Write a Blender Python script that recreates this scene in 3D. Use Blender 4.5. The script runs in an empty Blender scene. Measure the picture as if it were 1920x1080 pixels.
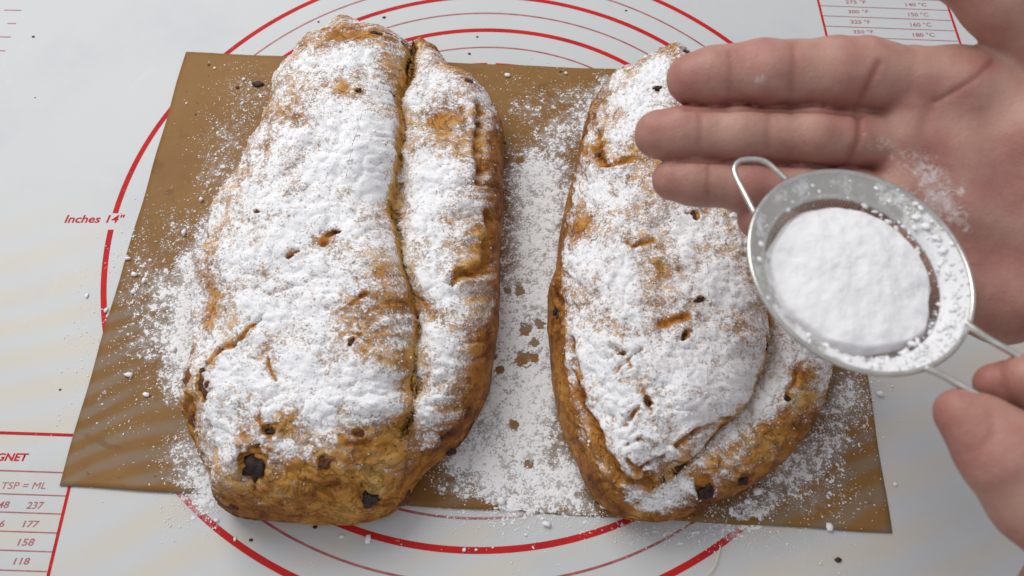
import bpy, bmesh, math, random
import numpy as np
from mathutils import Vector, Matrix

# ================================================================ camera, world, lamps, exposure
sc = bpy.context.scene
S = 0.01                                                       # everything below is written in centimetres
sc.view_settings.view_transform = 'Standard'
sc.view_settings.look = 'None'
sc.view_settings.gamma = 1
sc.view_settings.exposure = 0.0
sc.render.resolution_x = 1024; sc.render.resolution_y = 576

BASIS = Matrix(((0.99985, -0.01727, 0.0), (0.01518, 0.87902, -0.47655), (0.00823, 0.47648, 0.87915)))
cd = bpy.data.cameras.new('camera'); cam = bpy.data.objects.new('camera', cd)
sc.collection.objects.link(cam); sc.camera = cam
cam.matrix_world = Matrix.Translation(Vector((1.3537, -22.2804, 34.8250)) * S) @ BASIS.to_4x4()
cd.sensor_width = 36; cd.lens = 1612.66 / 1920 * 36
cd.clip_start = 0.01; cd.clip_end = 50
cd.dof.use_dof = True; cd.dof.focus_distance = 0.385; cd.dof.aperture_fstop = 14

w = bpy.data.worlds.new('World'); sc.world = w; w.use_nodes = True
w.node_tree.nodes['Background'].inputs[0].default_value = (0.96, 0.965, 1.0, 1)
w.node_tree.nodes['Background'].inputs[1].default_value = 0.53

def area(name, loc, target, sx, sy, power, col):
    d = bpy.data.lights.new(name, 'AREA'); d.shape = 'RECTANGLE'; d.size = sx * S; d.size_y = sy * S
    d.energy = power; d.color = col
    o = bpy.data.objects.new(name, d); sc.collection.objects.link(o)
    o.location = Vector(loc) * S
    o.rotation_euler = (Vector(target) - Vector(loc)).to_track_quat('-Z', 'Y').to_euler()
    return o
area('ceiling_lamp', (-46, 52, 92), (2, 0, 0), 75, 65, 9.6, (1.0, 0.97, 0.92))

col = sc.collection
rng = np.random.default_rng(7)

# ================================================================ measured plan of the place (centimetres, origin at the ring centre)
LOAF_LEFT = {"outline":[[-8.91,9.38],[-8.37,10.05],[-7.43,10.63],[-6.36,10.4],[-5.13,10.28],[-4.2,9.86],[-3.57,10.13],[-3.13,9.99],[-2.64,9.53],[-2.06,8.71],
[-1.67,7.87],[-0.97,7.63],[-0.22,6.85],[0.49,5.6],[0.88,4.39],[0.84,2.78],[0.85,0.76],[0.88,-0.63],[0.79,-2.05],[0.77,-3.43],[0.82,-4.63],[0.74,
-6.05],[0.66,-7.29],[0.54,-8.67],[0.04,-10.0],[-0.7,-11.26],[-1.64,-12.02],[-2.31,-12.83],[-2.82,-13.69],[-3.63,-14.23],[-5.12,-14.52],[-6.23,-14.48],
[-7.63,-14.4],[-8.88,-14.36],[-9.61,-14.12],[-10.1,-13.71],[-10.17,-13.18],[-10.78,-12.29],[-11.26,-11.47],[-11.73,-10.59],[-11.91,-10.09],[-12.05,
-9.28],[-11.88,-8.57],[-11.98,-7.35],[-12.26,-5.66],[-12.31,-3.92],[-12.24,-2.07],[-11.97,-0.48],[-11.45,1.18],[-11.05,3.06],[-10.77,4.59],[-10.75,
5.7],[-10.34,7.08],[-9.83,8.69],[-9.55,9.69]],"crease":[[-3.87,8.92],[-3.69,7.87],[-3.72,6.84],[-3.78,5.5],[-4.07,4.36],[-3.69,2.65],[-3.69,1.15],
[-3.72,-0.59],[-3.71,-1.98],[-3.44,-3.31],[-3.23,-4.35],[-2.87,-5.35],[-2.57,-6.57],[-2.43,-7.29],[-2.34,-8.9],[-2.32,-10.45],[-2.48,-11.31],[-2.89,
-11.99],[-3.31,-12.67],[-3.79,-13.38],[-4.49,-14.08],[-5.39,-14.67]],"main_side":-1,"H1":5.6,"H2":4.3,"R1":4.0,"R2":2.1,"Rc":1.9,"cut":0.75,
"prof":[[-13,0.9],[-9,0.95],[-5,1],[2,1],[7,0.95],[10,0.83],[13,0.66]],"cfade":[[-13,-11.5,-9.2,-7.5,14],[0.1,0.45,0.8,1,1]],"sugar":[[1,1.1,[[-6.08,
1.22],[-6.25,-1.3],[-7.23,-3.93],[-7.26,-7.0],[-6.54,-9.58],[-4.85,-10.76]]],[1,0.85,[[-4.73,1.14],[-4.75,-1.11],[-5.39,-3.13]]],[0.75,0.98,[[-7.8,
0.33],[-8.7,-2.67],[-9.35,-5.6]]],[0.9,0.98,[[-8.96,-9.58],[-7.23,-10.42],[-5.59,-11.18]]],[0.9,0.73,[[-7.82,5.44],[-5.6,5.38]]],[1,0.78,[[-3.73,
-10.45],[-4.05,-11.6]]],[0.8,0.68,[[-8.71,-7.0],[-8.31,-8.33]]],[1,0.68,[[-3.06,5.4],[-3.0,4.66]]],[1,1.02,[[-2.0,0.3],[-2.09,-2.2]]],[0.6,0.73,
[[-2.19,-4.28],[-1.4,-6.69],[-1.29,-8.95]]],[0.5,0.54,[[-0.85,-10.37],[-1.65,-11.67]]],[0.7,0.54,[[-9.68,-11.56],[-8.64,-12.8]]],[0.5,0.39,[[-7.08,
-12.79],[-6.11,-12.1]]],[0.5,0.34,[[-4.48,-12.55],[-4.58,-13.05]]],[-0.5,0.63,[[-10.5,-6.01],[-10.27,-7.4]]],[-0.45,0.61,[[-4.16,-5.0],[-3.5,-5.78]]],
[-0.4,0.44,[[-4.62,-7.83],[-4.88,-8.27]]],[-0.8,0.73,[[-5.59,7.31],[-6.77,6.97],[-7.61,5.76]]],[-0.55,0.73,[[-4.49,5.85],[-4.22,4.96]]],[-0.5,0.54,
[[-3.39,9.12],[-2.03,8.16],[-0.55,4.93]]],[-0.6,0.39,[[0.48,3.25],[0.44,0.1],[0.49,-2.23]]],[-1,0.39,[[0.05,-2.49],[0.1,-4.05],[-0.83,-5.11]]],[-0.6,
0.49,[[-1.43,3.02],[-2.62,2.71]]],[-0.5,0.49,[[-1.86,2.07],[-3.12,2.67]]],[-0.8,0.44,[[-10.75,-10.39],[-11.28,-10.76],[-11.05,-11.54]]],[0.38,0.83,
[[-9.41,-12.3],[-8.91,-13.41],[-7.5,-13.26]]],[0.3,0.63,[[-0.87,-9.27],[-1.24,-10.84],[-2.23,-12.32]]],[-1,1.1,[[-4.77,-13.22],[-6.42,-13.98],[-8.7,
-14.1]]],[-1,0.98,[[-5.15,-13.24],[-3.85,-12.27],[-3.32,-12.13]]],[-1,0.73,[[-3.33,-13.63],[-3.79,-14.15],[-5.79,-14.39],[-8.26,-14.31]]],[-0.8,0.29,
[[-2.65,-8.23],[-2.45,-10.24],[-2.61,-11.21],[-3.31,-12.67]]],[-0.8,0.49,[[-0.46,-9.87],[-1.04,-10.94]]],[-1,0.49,[[0.4,-7.31],[-0.07,-9.94],[-1.14,
-12.56]]],[-0.9,0.24,[[-3.8,6.44],[-4.01,4.37],[-3.66,2.24]]],[-1,0.29,[[-6.31,-4.42],[-5.93,-4.08]]],[-0.7,0.2,[[-9.9,-9.25],[-9.32,-8.69],[-8.44,
-8.11]]],[-0.45,0.39,[[-8.16,2.8],[-8.77,1.98]]],[-0.8,0.24,[[-6.53,-11.57],[-6.9,-11.94],[-6.3,-12.45]]],[-0.8,0.24,[[-4.82,-11.24]]],[-0.45,0.73,
[[-3.91,-7.8],[-3.04,-9.31]]],[-0.4,0.73,[[-3.14,-3.98],[-2.56,-5.96]]],[-0.3,0.73,[[-0.34,-6.95],[-0.28,-8.68]]],[-0.4,0.98,[[-5.14,-12.59],[-7.47,
-12.12]]]],"cracks":[[0.35,0.11,[[-10.2,-9.61],[-9.91,-9.21],[-9.55,-8.92],[-9.08,-8.83]]],[0.2,0.08,[[-9.08,-8.83],[-8.65,-8.15],[-8.19,-7.72]]],
[0.35,0.13,[[-6.26,-4.54],[-6.09,-4.16],[-5.79,-3.98]]],[0.25,0.1,[[-7.49,-5.13],[-7.18,-4.93]]],[0.25,0.1,[[-4.77,-7.22],[-4.59,-6.95],[-4.36,
-6.76]]],[0.15,0.07,[[-5.06,-8.53],[-4.77,-8.38],[-4.3,-8.43]]],[0.2,0.1,[[-4.71,-0.4],[-4.37,-0.29],[-4.2,0.21]]],[0.55,0.2,[[-0.2,4.19],[-0.15,
2.58],[-0.19,0.94],[-0.2,-0.15]]],[0.55,0.17,[[0.29,-1.46],[0.38,-2.22],[0.34,-3.25],[0.26,-4.25],[-0.26,-4.85],[-0.83,-5.11],[-1.09,-5.51]]],[0.25,
0.1,[[-0.65,-3.15],[-0.06,-2.45]]],[0.2,0.08,[[-7.76,-9.39],[-7.56,-9.81],[-7.39,-10.26]]],[0.3,0.12,[[-7.79,-11.59],[-7.58,-11.94],[-7.28,-12.2]]],
[0.18,0.08,[[-4.76,-12.32],[-4.57,-12.47],[-3.67,-12.23]]],[0.25,0.12,[[-5.0,-13.76],[-5.61,-13.91],[-6.51,-14.23]]],[0.3,0.14,[[-3.79,2.11],[-3.8,
0.89]]],[0.3,0.12,[[-11.09,-10.36],[-10.77,-10.82]]]],"raisins":[[-7.99,-13.11,0.52,0.44,100,0],[-3.87,-13.91,0.34,0.3,0,0],[-5.37,-13.06,0.25,0.2,30,
1],[-10.15,-10.34,0.2,0.52,20,1],[-10.97,-10.91,0.32,0.4,0,2],[-5.31,7.56,0.34,0.2,-20,0],[-4.78,7.87,0.2,0.16,0,1],[-3.84,8.01,0.22,0.4,0,0],[-2.14,
-13.87,0.3,0.22,60,1],[-7.38,-12.03,0.28,0.16,20,0],[-4.15,-12.01,0.18,0.12,0,1],[-9.1,-14.17,0.2,0.14,0,1],[-0.78,5.59,0.2,0.16,40,0],[-5.67,-3.95,
0.15,0.12,0,0],[-4.64,-8.69,0.1,0.2,-40,0],[-7.39,-5.12,0.16,0.1,20,1],[-9.09,-3.04,0.16,0.1,0,0],[-1.0,-11.58,0.25,0.14,-40,0],[-11.08,-9.76,0.24,
0.3,0,2],[-5.58,3.33,0.13,0.1,0,0],[-4.27,4.08,0.12,0.12,0,0]]}
LOAF_RIGHT = {"outline":[[6.71,7.71],[7.37,8.57],[8.13,9.16],[9.05,9.65],[9.84,9.49],[10.34,8.93],[11.12,8.13],[12.47,7.06],[13.4,4.89],[14.09,2.35],[14.58,-0.35],
[15.04,-2.87],[15.24,-5.26],[15.15,-6.77],[15.03,-7.65],[14.6,-8.79],[14.16,-9.71],[13.53,-10.61],[12.74,-11.45],[11.8,-12.24],[10.74,-12.86],[9.7,
-13.37],[8.49,-13.96],[7.18,-14.19],[6.06,-14.08],[5.42,-13.78],[4.79,-13.29],[4.3,-12.46],[3.91,-11.45],[3.47,-10.45],[3.22,-9.11],[3.07,-7.96],
[2.99,-6.73],[2.93,-5.45],[2.96,-4.13],[3.25,-3.31],[3.43,-2.11],[3.54,-0.76],[3.86,1.03],[4.33,2.9],[4.55,3.87],[4.83,5.36],[5.34,6.57],[6.05,7.81]],
"crease":[[10.85,8.52],[11.41,6.3],[11.82,3.08],[12.08,0.1],[12.14,-2.69],[12.03,-5.29],[11.91,-6.77],[11.78,-7.61],[11.58,-8.49],[11.06,-9.35],
[10.45,-10.27],[9.56,-11.04],[9.02,-11.62],[8.49,-12.28],[7.66,-12.87],[6.85,-13.43],[6.09,-13.96]],"main_side":-1,"H1":5.2,"H2":3.6,"R1":3.6,
"R2":1.9,"Rc":2.0,"cut":0.6,"prof":[[-14,0.85],[-9.5,0.95],[-5,1],[2,1],[7,0.95],[10,0.8],[13,0.62]],"cfade":[[-13.2,-11.5,-9,14],[0.3,0.8,1,1]],
"sugar":[[1,0.73,[[8.1,5.97],[6.97,3.88],[6.39,2.02]]],[1,1.1,[[5.34,-6.47],[5.19,-5.05]]],[1,1.22,[[9.12,-8.5],[8.0,-10.0]]],[1,0.85,[[9.93,-9.23],
[8.2,-11.08]]],[0.9,0.98,[[4.9,-8.16],[5.44,-10.31]]],[0.9,0.73,[[5.82,-12.38],[7.01,-12.54]]],[0.8,0.85,[[9.96,-6.02],[8.56,-5.11]]],[0.6,0.98,
[[8.73,-3.1],[6.57,-2.61]]],[0.8,0.61,[[4.56,0.18],[5.76,-1.69]]],[0.55,0.59,[[12.25,-8.39],[10.7,-10.85],[9.78,-12.09]]],[0.8,0.73,[[7.53,-13.61],
[8.3,-13.1]]],[0.5,0.61,[[10.49,-7.31],[12.6,-7.25]]],[-1,0.27,[[3.74,0.89],[3.51,-1.35],[3.18,-4.25]]],[-1,0.32,[[3.17,-4.79],[3.28,-7.3],[3.41,
-9.08]]],[-0.8,0.29,[[4.33,-2.11],[4.13,-3.15]]],[-1,0.2,[[5.11,1.78],[5.2,0.24],[6.29,0.19]]],[-0.8,0.2,[[5.47,-0.9],[5.55,-1.5]]],[-1,0.49,[[3.56,
-9.79],[4.01,-11.74],[4.81,-13.21],[5.8,-14.05]]],[-0.9,0.32,[[4.34,-11.46],[5.1,-12.58],[5.64,-13.51]]],[-1,0.49,[[8.31,-14.35],[10.66,-12.8],[12.56,
-11.53]]],[-1,0.44,[[9.14,-12.5],[10.87,-11.26],[12.72,-10.27]]],[-0.9,0.73,[[10.01,-12.42],[11.81,-11.49],[13.25,-9.96]]],[-0.9,0.27,[[7.24,-7.55],
[8.09,-7.24]]],[-0.5,0.37,[[4.79,-4.69],[4.68,-4.91]]],[-0.6,0.34,[[6.12,-10.09],[5.55,-9.34]]],[-0.8,0.24,[[6.14,-12.88],[6.7,-13.4],[8.07,-12.25]]],
[-0.6,0.29,[[7.17,-5.14]]],[-0.5,0.73,[[12.8,-8.86],[13.25,-9.96]]],[-0.4,0.37,[[5.96,-4.0],[7.15,-3.9]]],[-1,0.34,[[8.88,-13.27],[8.1,-12.74]]],
[-0.5,0.61,[[8.84,6.21],[9.55,5.86]]]],"cracks":[[0.42,0.15,[[3.78,-7.73],[3.89,-9.06],[4.16,-10.39],[4.78,-11.72],[5.4,-12.89],[6.19,-13.27],[6.83,
-13.21]]],[0.4,0.14,[[5.12,2.79],[5.08,1.62],[5.16,0.33],[5.63,0.15],[6.34,0.24]]],[0.2,0.08,[[8.44,-2.53],[8.77,-2.58],[8.86,-2.84]]],[0.3,0.1,[[5.9,
-4.0],[6.16,-4.35],[6.6,-4.11],[7.06,-3.95]]],[0.3,0.14,[[7.14,-7.55],[8.19,-7.24]]],[0.25,0.1,[[7.92,-8.2],[8.15,-7.86],[8.36,-7.75]]],[0.35,0.12,
[[5.29,-8.45],[5.67,-8.83],[5.84,-9.37]]],[0.35,0.13,[[6.31,-10.3],[6.55,-10.7],[6.62,-10.96]]],[0.3,0.1,[[5.62,-11.38],[6.0,-11.05],[6.2,-10.88]]],
[0.25,0.08,[[5.26,-9.5],[5.46,-9.32],[6.26,-8.76]]],[0.35,0.14,[[3.11,-4.67],[3.22,-5.75],[3.26,-6.38]]],[0.3,0.1,[[7.61,-12.16],[7.91,-11.8],[8.46,
-11.45],[9.88,-10.77]]],[0.3,0.12,[[4.98,-11.96],[5.37,-12.65],[5.5,-13.13]]],[0.25,0.09,[[5.83,-12.55],[6.23,-12.89],[7.22,-12.52]]],[0.3,0.1,
[[12.69,-8.87],[12.26,-9.76]]],[0.3,0.12,[[4.87,5.64],[4.75,4.16],[4.6,3.41]]],[0.2,0.08,[[6.99,-12.3],[6.19,-11.9],[5.81,-12.04]]]],"raisins":[[8.88,
-13.29,0.38,0.32,0,0],[9.54,6.96,0.36,0.26,-50,0],[8.83,-2.63,0.14,0.24,20,0],[8.7,-6.55,0.2,0.1,20,0],[8.05,-8.09,0.12,0.24,-20,0],[6.47,-10.64,0.12,
0.22,30,0],[3.22,-5.75,0.18,0.34,5,0],[11.6,-7.74,0.16,0.2,0,0],[5.57,-8.81,0.14,0.1,0,0],[10.48,-12.79,0.26,0.2,-30,0],[7.74,4.25,0.2,0.1,20,0],
[12.26,-9.86,0.2,0.12,40,0],[5.1,1.23,0.12,0.16,0,0],[7.74,4.15,0.1,0.08,0,0]]}
FLOOR_SUGAR = [[1,1.5,[[2.58,2.86],[2.58,-2.3],[2.34,-6.65],[2.02,-10.11],[1.49,-12.4]]],[0.55,1.38,[[4.76,6.26],[3.39,5.2]]],[0.8,1.0,[[4.12,-11.91],[2.37,
-13.05]]],[0.5,1.12,[[-0.66,-13.1],[0.16,-11.98]]],[1,1.0,[[0.63,-4.03],[1.21,-8.93],[-0.3,-11.31]]],[0.85,1.12,[[-13.01,-2.61],[-13.11,-5.9],[-12.83,
-7.95]]],[0.75,0.95,[[-12.54,0.35],[-13.15,-3.18]]],[0.45,1.5,[[-14.75,-3.77],[-14.19,-6.45]]],[0.5,1.12,[[-12.01,-11.52],[-11.28,-13.07]]],[0.75,0.7,
[[-11.08,-12.4],[-10.81,-13.28]]],[0.4,1.25,[[-13.11,5.18],[-13.18,2.53]]],[0.3,1.5,[[-14.65,-0.6],[-15.6,-2.09]]],[0.35,1.25,[[-12.43,7.65],[-13.1,
8.36]]],[0.6,1.0,[[15.94,-8.41],[14.93,-10.34],[13.42,-11.52]]],[0.45,1.0,[[12.88,-12.2],[11.62,-13.54]]],[0.55,0.75,[[9.86,-13.89],[11.39,-13.65]]],
[0.3,1.5,[[14.64,-12.17],[13.16,-13.29]]],[0.45,0.5,[[6.19,-14.48],[9.38,-14.42],[10.67,-14.29]]],[0.4,0.75,[[16.26,-7.91],[17.28,-7.39]]],[0.35,1.0,
[[1.74,7.25],[5.08,8.04]]],[0.6,0.62,[[5.34,7.33],[6.24,9.16]]],[0.3,0.45,[[-11.67,-13.29],[-10.36,-14.55]]],[0.15,3.0,[[-15.6,-5.42],[-14.79,
-7.99]]],[0.12,1.5,[[1.18,8.31],[3.7,9.1]]],[0.5,0.75,[[4.52,-13.66],[3.67,-13.02]]]]
BARE_SPOTS = [[0.275,1.96,-5.56],[0.225,2.63,-5.26],[0.225,2.41,-6.19],[0.375,1.88,-6.99],[0.2,2.42,-6.96],[0.225,1.54,-10.02],[0.2,0.86,-7.55],[0.225,1.72,-3.59],
[0.175,1.16,-3.6],[0.175,1.64,3.82],[0.15,0.58,-6.89],[0.2,2.14,-11.72]]
SPECKS = [[0.1,-14.66,9.54],[0.125,-12.98,8.8],[0.125,-12.77,7.17],[0.1,-15.68,7.11],[0.2,-15.19,-8.07],[0.225,-14.23,-8.97],[0.175,-15.92,-3.99],[0.25,-13.78,
1.1],[0.3,-14.23,-0.8],[0.225,-16.56,-2.25],[0.15,-15.52,-2.32],[0.225,-16.08,-3.07],[0.25,-15.56,-3.43],[0.15,-16.96,-4.91],[0.1,-16.84,-5.23],[0.2,
-13.52,-6.82],[0.125,-18.01,-4.2],[0.2,0.93,9.37],[0.15,4.02,9.59],[0.175,14.22,-14.09],[0.275,17.34,-8.34],[0.125,17.24,-12.3],[0.175,-0.26,-9.39],
[0.3,1.07,-13.29],[0.35,2.9,-14.17],[0.1,-5.24,-14.77],[0.125,-0.36,-15.21],[0.1,0.12,-15.2],[0.35,-4.18,-14.86],[0.2,5.17,-13.43],[0.1,14.36,-13.23],
[0.075,14.6,-11.61],[0.175,1.0,-10.13],[0.225,0.73,-10.83],[0.125,-9.44,-14.95],[0.15,-10.31,-14.23],[0.15,2.58,-13.48],[0.25,11.02,-13.11],[0.225,
11.51,-12.67],[0.3,10.34,-13.45]]
CRUMBS = [[0.225,-12.17,8.42],[0.1,-13.23,8.22],[0.087,-5.99,13.49],[0.062,-9.57,13.08],[0.075,-1.17,10.92],[0.062,-0.78,12.17],[0.075,-24.9,11.61],[0.125,
14.39,-15.36],[0.087,-6.35,-14.43],[0.037,-23.62,7.37],[0.05,-18.03,-8.77],[0.062,7.46,14.34],[0.075,-15.0,9.77],[0.05,-15.06,6.39],[0.075,3.74,9.71],
[0.062,4.96,-13.25],[0.075,-8.82,-14.97]]
TEXTS = [["Inches 14\"",-20.1,-17.29,-0.29,-0.23,0.18],["TSP = ML",-19.3,-17.49,-13.11,-13.08,-12.83],["237",-18.05,-17.37,-13.9,-13.89,-13.61],["48",-19.2,
-18.76,-13.89,-13.88,-13.61],["177",-17.99,-17.35,-14.63,-14.62,-14.37],["36",-19.15,-18.73,-14.63,-14.63,-14.36],["158",-17.99,-17.34,-15.35,-15.34,
-15.07],["118",-17.94,-17.32,-16.07,-16.06,-15.81],["NET",-19.49,-18.56,-11.96,-11.94,-11.62],["275 °F",19.89,21.04,15.19,15.21,15.46],["140 °C",
23.26,24.44,15.06,15.09,15.33],["300 °F",19.91,21.05,14.44,14.47,14.71],["150 °C",23.25,24.36,14.28,14.3,14.58],["325 °F",19.92,21.0,13.65,13.67,
13.93],["160 °C",23.21,24.37,13.5,13.53,13.81],["350 °F",19.93,21.04,12.91,12.93,13.17],["180 °C",23.2,24.38,12.74,12.77,13.04]]
BRISTLE = [[9.77,-14.92,0.15],[9.65,-15.25,0.15],[9.52,-15.56,0.15],[9.33,-15.83,0.15],[9.09,-16.07,0.15]]
HOOK = [[8.36,-8.43,14.0],[8.13,-7.69,14.0],[7.95,-7.12,14.0],[7.93,-6.8,14.0],[8.1,-6.54,14.0],[8.37,-6.46,14.0],[8.74,-6.47,14.0],[8.96,-6.59,14.0],[9.17,
-6.84,14.0],[9.45,-7.2,14.0]]
HANDLE_A = [[13.61,-11.88,14.1],[13.79,-12.13,14.15],[14.11,-12.46,14.2],[14.58,-12.88,14.3],[15.14,-13.44,14.4],[16.17,-14.33,14.5]]
HANDLE_B = [[12.27,-13.17,14.0],[12.56,-13.34,14.05],[12.9,-13.6,14.1],[13.37,-14.02,14.2],[14.06,-14.61,14.3],[15.11,-15.43,14.4]]
HAND_OPEN = {"index":[[7.31,-2.26,12.81,0.896],[7.93,-2.25,12.92,1.0],[8.59,-2.2,12.95,0.982],[9.58,-2.22,13.11,1.101],[10.68,-2.22,13.11,1.066],[11.87,-2.24,
13.16,1.188],[12.87,-2.22,13.11,1.208],[13.53,-2.22,13.0,1.141],[14.81,-2.38,12.85,1.179]],"middle":[[6.24,-3.83,11.84,0.845],[6.91,-3.89,11.92,
0.914],[7.65,-3.92,11.96,0.868],[8.74,-4.02,12.08,0.943],[9.95,-4.0,12.03,0.891],[11.21,-4.07,12.11,0.995],[12.5,-4.04,12.01,0.945],[13.43,-4.01,
11.91,0.894],[14.53,-4.05,11.83,0.968]],"ring":[[6.76,-5.17,11.11,0.737],[7.38,-5.27,11.18,0.806],[7.98,-5.3,11.15,0.771],[9.15,-5.45,11.19,0.857],
[10.94,-5.55,11.13,0.857],[12.73,-5.65,11.08,0.857],[14.34,-5.85,10.97,0.893]],"little":[[9.57,-6.37,10.58,0.681],[10.64,-6.56,10.48,0.735],[12.08,
-6.85,10.32,0.789],[14.24,-7.37,10.04,0.896]],"thumb":[[13.71,1.87,16.75,0.85],[14.66,1.04,16.19,1.057],[15.75,0.33,15.69,1.232],[17.11,-0.61,15.18,
1.403],[18.72,-1.6,14.3,1.488],[20.13,-3.18,13.1,1.749],[20.61,-4.77,11.78,2.039]],"palm":[[[14.58,-2.29,12.79,1.29],[15.98,-2.45,12.59,1.511],[18.26,
-2.66,12.24,1.774],[22.53,-5.65,10.29,1.738]],[[14.35,-3.93,11.9,1.183],[16.02,-4.44,11.51,1.439],[18.31,-4.92,11.02,1.63],[22.53,-5.97,10.11,1.738]],
[[14.2,-5.56,11.02,1.111],[16.05,-6.02,10.65,1.439],[18.34,-6.52,10.16,1.63],[22.54,-6.45,9.85,1.738]],[[14.24,-7.37,10.04,1.004],[15.73,-7.93,9.62,
1.331],[17.96,-8.48,9.21,1.516],[22.55,-7.1,9.5,1.738]]],"arm":[[22.54,-6.13,10.02,2.195],[27.67,-6.54,9.8,2.744],[36.83,-7.36,9.36,3.201]],
"thenar":[[18.58,-4.28,12.51,1.661],[19.79,-5.99,11.35,1.937]],"creases":[[0.13,0.065,[[6.96,-3.74,13.14],[8.86,-3.73,13.15],[10.59,-3.73,13.14],
[11.63,-3.81,13.1],[12.64,-3.82,13.09]]],[0.13,0.065,[[6.77,-5.1,12.18],[8.95,-5.14,12.15],[10.69,-5.19,12.12],[12.37,-5.26,12.09]]],[0.1,0.11,
[[12.93,-2.66,14.07],[12.7,-3.09,13.84],[12.54,-3.54,13.59],[12.48,-4.02,13.33]]],[0.11,0.12,[[12.56,-3.96,13.25],[12.47,-4.71,12.84],[12.21,-5.47,
12.43]]],[0.07,0.08,[[16.71,-2.52,14.25],[16.16,-2.98,14.01],[15.57,-3.34,13.81],[14.89,-3.69,13.62]]],[0.05,0.22,[[14.84,-3.76,13.7],[14.55,-4.54,
13.27],[14.74,-5.43,12.79],[15.41,-6.62,12.15],[16.11,-7.95,11.42]]],[0.05,0.1,[[7.42,-3.97,13.24],[7.38,-4.61,12.9],[7.45,-5.33,12.5]]],[0.05,0.12,
[[9.64,-3.91,13.28],[9.58,-4.58,12.91],[9.68,-5.39,12.47]]],[0.05,0.1,[[8.27,-2.25,14.29],[8.32,-3.0,13.88],[8.3,-3.85,13.42]]],[0.06,0.13,[[10.32,
-2.14,14.46],[10.27,-3.04,13.97],[10.36,-3.97,13.47]]],[0.05,0.1,[[7.75,-5.28,12.3],[7.73,-5.85,12.0],[7.78,-6.54,11.62]]]],"dust":[[0.14,12.7,-4.59,
13.02],[0.17,12.91,-4.96,12.82],[0.27,13.34,-4.96,12.82],[0.31,13.77,-5.25,12.66],[0.27,14.12,-5.32,12.62],[0.35,14.55,-5.54,12.5],[0.39,14.81,-5.84,
12.34],[0.39,14.99,-6.21,12.14],[0.35,15.25,-6.58,11.94],[0.27,15.52,-6.81,11.82],[0.15,12.44,-5.35,12.61],[0.15,12.53,-5.62,12.46],[0.23,12.92,-5.64,
12.45],[0.19,13.62,-6.01,12.25],[0.31,13.97,-6.38,12.05],[0.39,14.83,-6.67,11.9],[0.12,9.2,-3.14,13.81],[0.12,15.67,-6.2,12.15],[0.1,15.95,-7.25,
11.58]]}
HAND_HOLD = {"thumb":[[12.98,-14.32,13.77,0.608],[13.46,-14.69,13.69,0.826],[14.04,-15.32,13.57,1.119],[15.08,-16.15,13.13,1.432],[16.88,-17.15,12.35,1.79]],
"index":[[14.26,-13.36,13.5,0.485],[14.82,-13.44,13.57,0.625],[16.03,-13.58,13.49,0.852],[17.88,-14.24,13.14,1.065]],"middle":[[14.9,-13.46,14.01,
0.698],[15.64,-13.93,13.99,0.83],[17.18,-14.57,13.64,1.106]],"fist":[[[18.53,-13.6,12.68,1.317],[18.61,-17.98,10.31,1.756]],[[16.98,-11.83,12.96,
0.675],[18.95,-12.59,12.55,1.201]]],"arm":[[17.86,-16.76,11.88,1.838],[17.06,-19.38,10.46,2.121],[17.14,-23.11,8.44,2.121],[18.06,-26.83,6.43,2.403]],
"creases":[[0.05,0.1,[[13.38,-14.78,15.0],[13.26,-15.3,14.72],[12.76,-15.88,14.41]]]]}

# ---------------------------------------------------------------- numeric helpers
def hash2(ix, iy, seed):
    n = (ix * 374761393 + iy * 668265263 + seed * 1274126177) & 0xffffffff
    n = ((n ^ (n >> 13)) * 1274126177) & 0xffffffff
    return ((n ^ (n >> 16)) & 0xffff) / 65535.0

def vnoise(x, y, scale, seed=0):
    """smooth value noise in -1..1, feature size = scale"""
    u = np.asarray(x) / scale + 1000.37; v = np.asarray(y) / scale + 1000.71
    iu = np.floor(u).astype(np.int64); iv = np.floor(v).astype(np.int64)
    fu = u - iu; fv = v - iv
    fu = fu * fu * (3 - 2 * fu); fv = fv * fv * (3 - 2 * fv)
    a = hash2(iu, iv, seed); b = hash2(iu + 1, iv, seed)
    c = hash2(iu, iv + 1, seed); d = hash2(iu + 1, iv + 1, seed)
    return 2 * ((a * (1 - fu) + b * fu) * (1 - fv) + (c * (1 - fu) + d * fu) * fv) - 1

def fbm(x, y, scale, seed=0, octs=3, gain=0.5):
    s = 0; a = 1.0; t = 0
    for k in range(octs):
        # rotate each octave so the lattice never shows
        ang = 0.6 + 1.1 * k; c_, s_ = math.cos(ang), math.sin(ang)
        s = s + a * vnoise(x * c_ - y * s_, x * s_ + y * c_, scale, seed + 17 * k); t += a
        a *= gain; scale *= 0.5
    return s / t

def smooth(a, b, x):
    t = np.clip((x - a) / (b - a), 0, 1)
    return t * t * (3 - 2 * t)

def polydist(x, y, pts, closed=False):
    """distance to polyline, signed side (+ = left of travel) and run parameter"""
    pts = np.asarray(pts, float)
    if closed: pts = np.vstack([pts, pts[:1]])
    best = np.full(np.shape(x), 1e9); side = np.zeros(np.shape(x)); par = np.zeros(np.shape(x))
    n = len(pts) - 1
    for i in range(n):
        ax, ay = pts[i]; bx, by = pts[i + 1]
        dx, dy = bx - ax, by - ay; L = dx * dx + dy * dy + 1e-12
        t = np.clip(((x - ax) * dx + (y - ay) * dy) / L, 0, 1)
        qx = x - ax - t * dx; qy = y - ay - t * dy
        d = qx * qx + qy * qy
        m = d < best
        best = np.where(m, d, best)
        side = np.where(m, np.sign(dx * (y - ay) - dy * (x - ax)), side)
        par = np.where(m, (i + t) / n, par)
    return np.sqrt(best), side, par

def dome(t, p=2.3):
    t = np.clip(t, 0, 1)
    return (1 - (1 - t) ** p) ** (1 / p)

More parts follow.
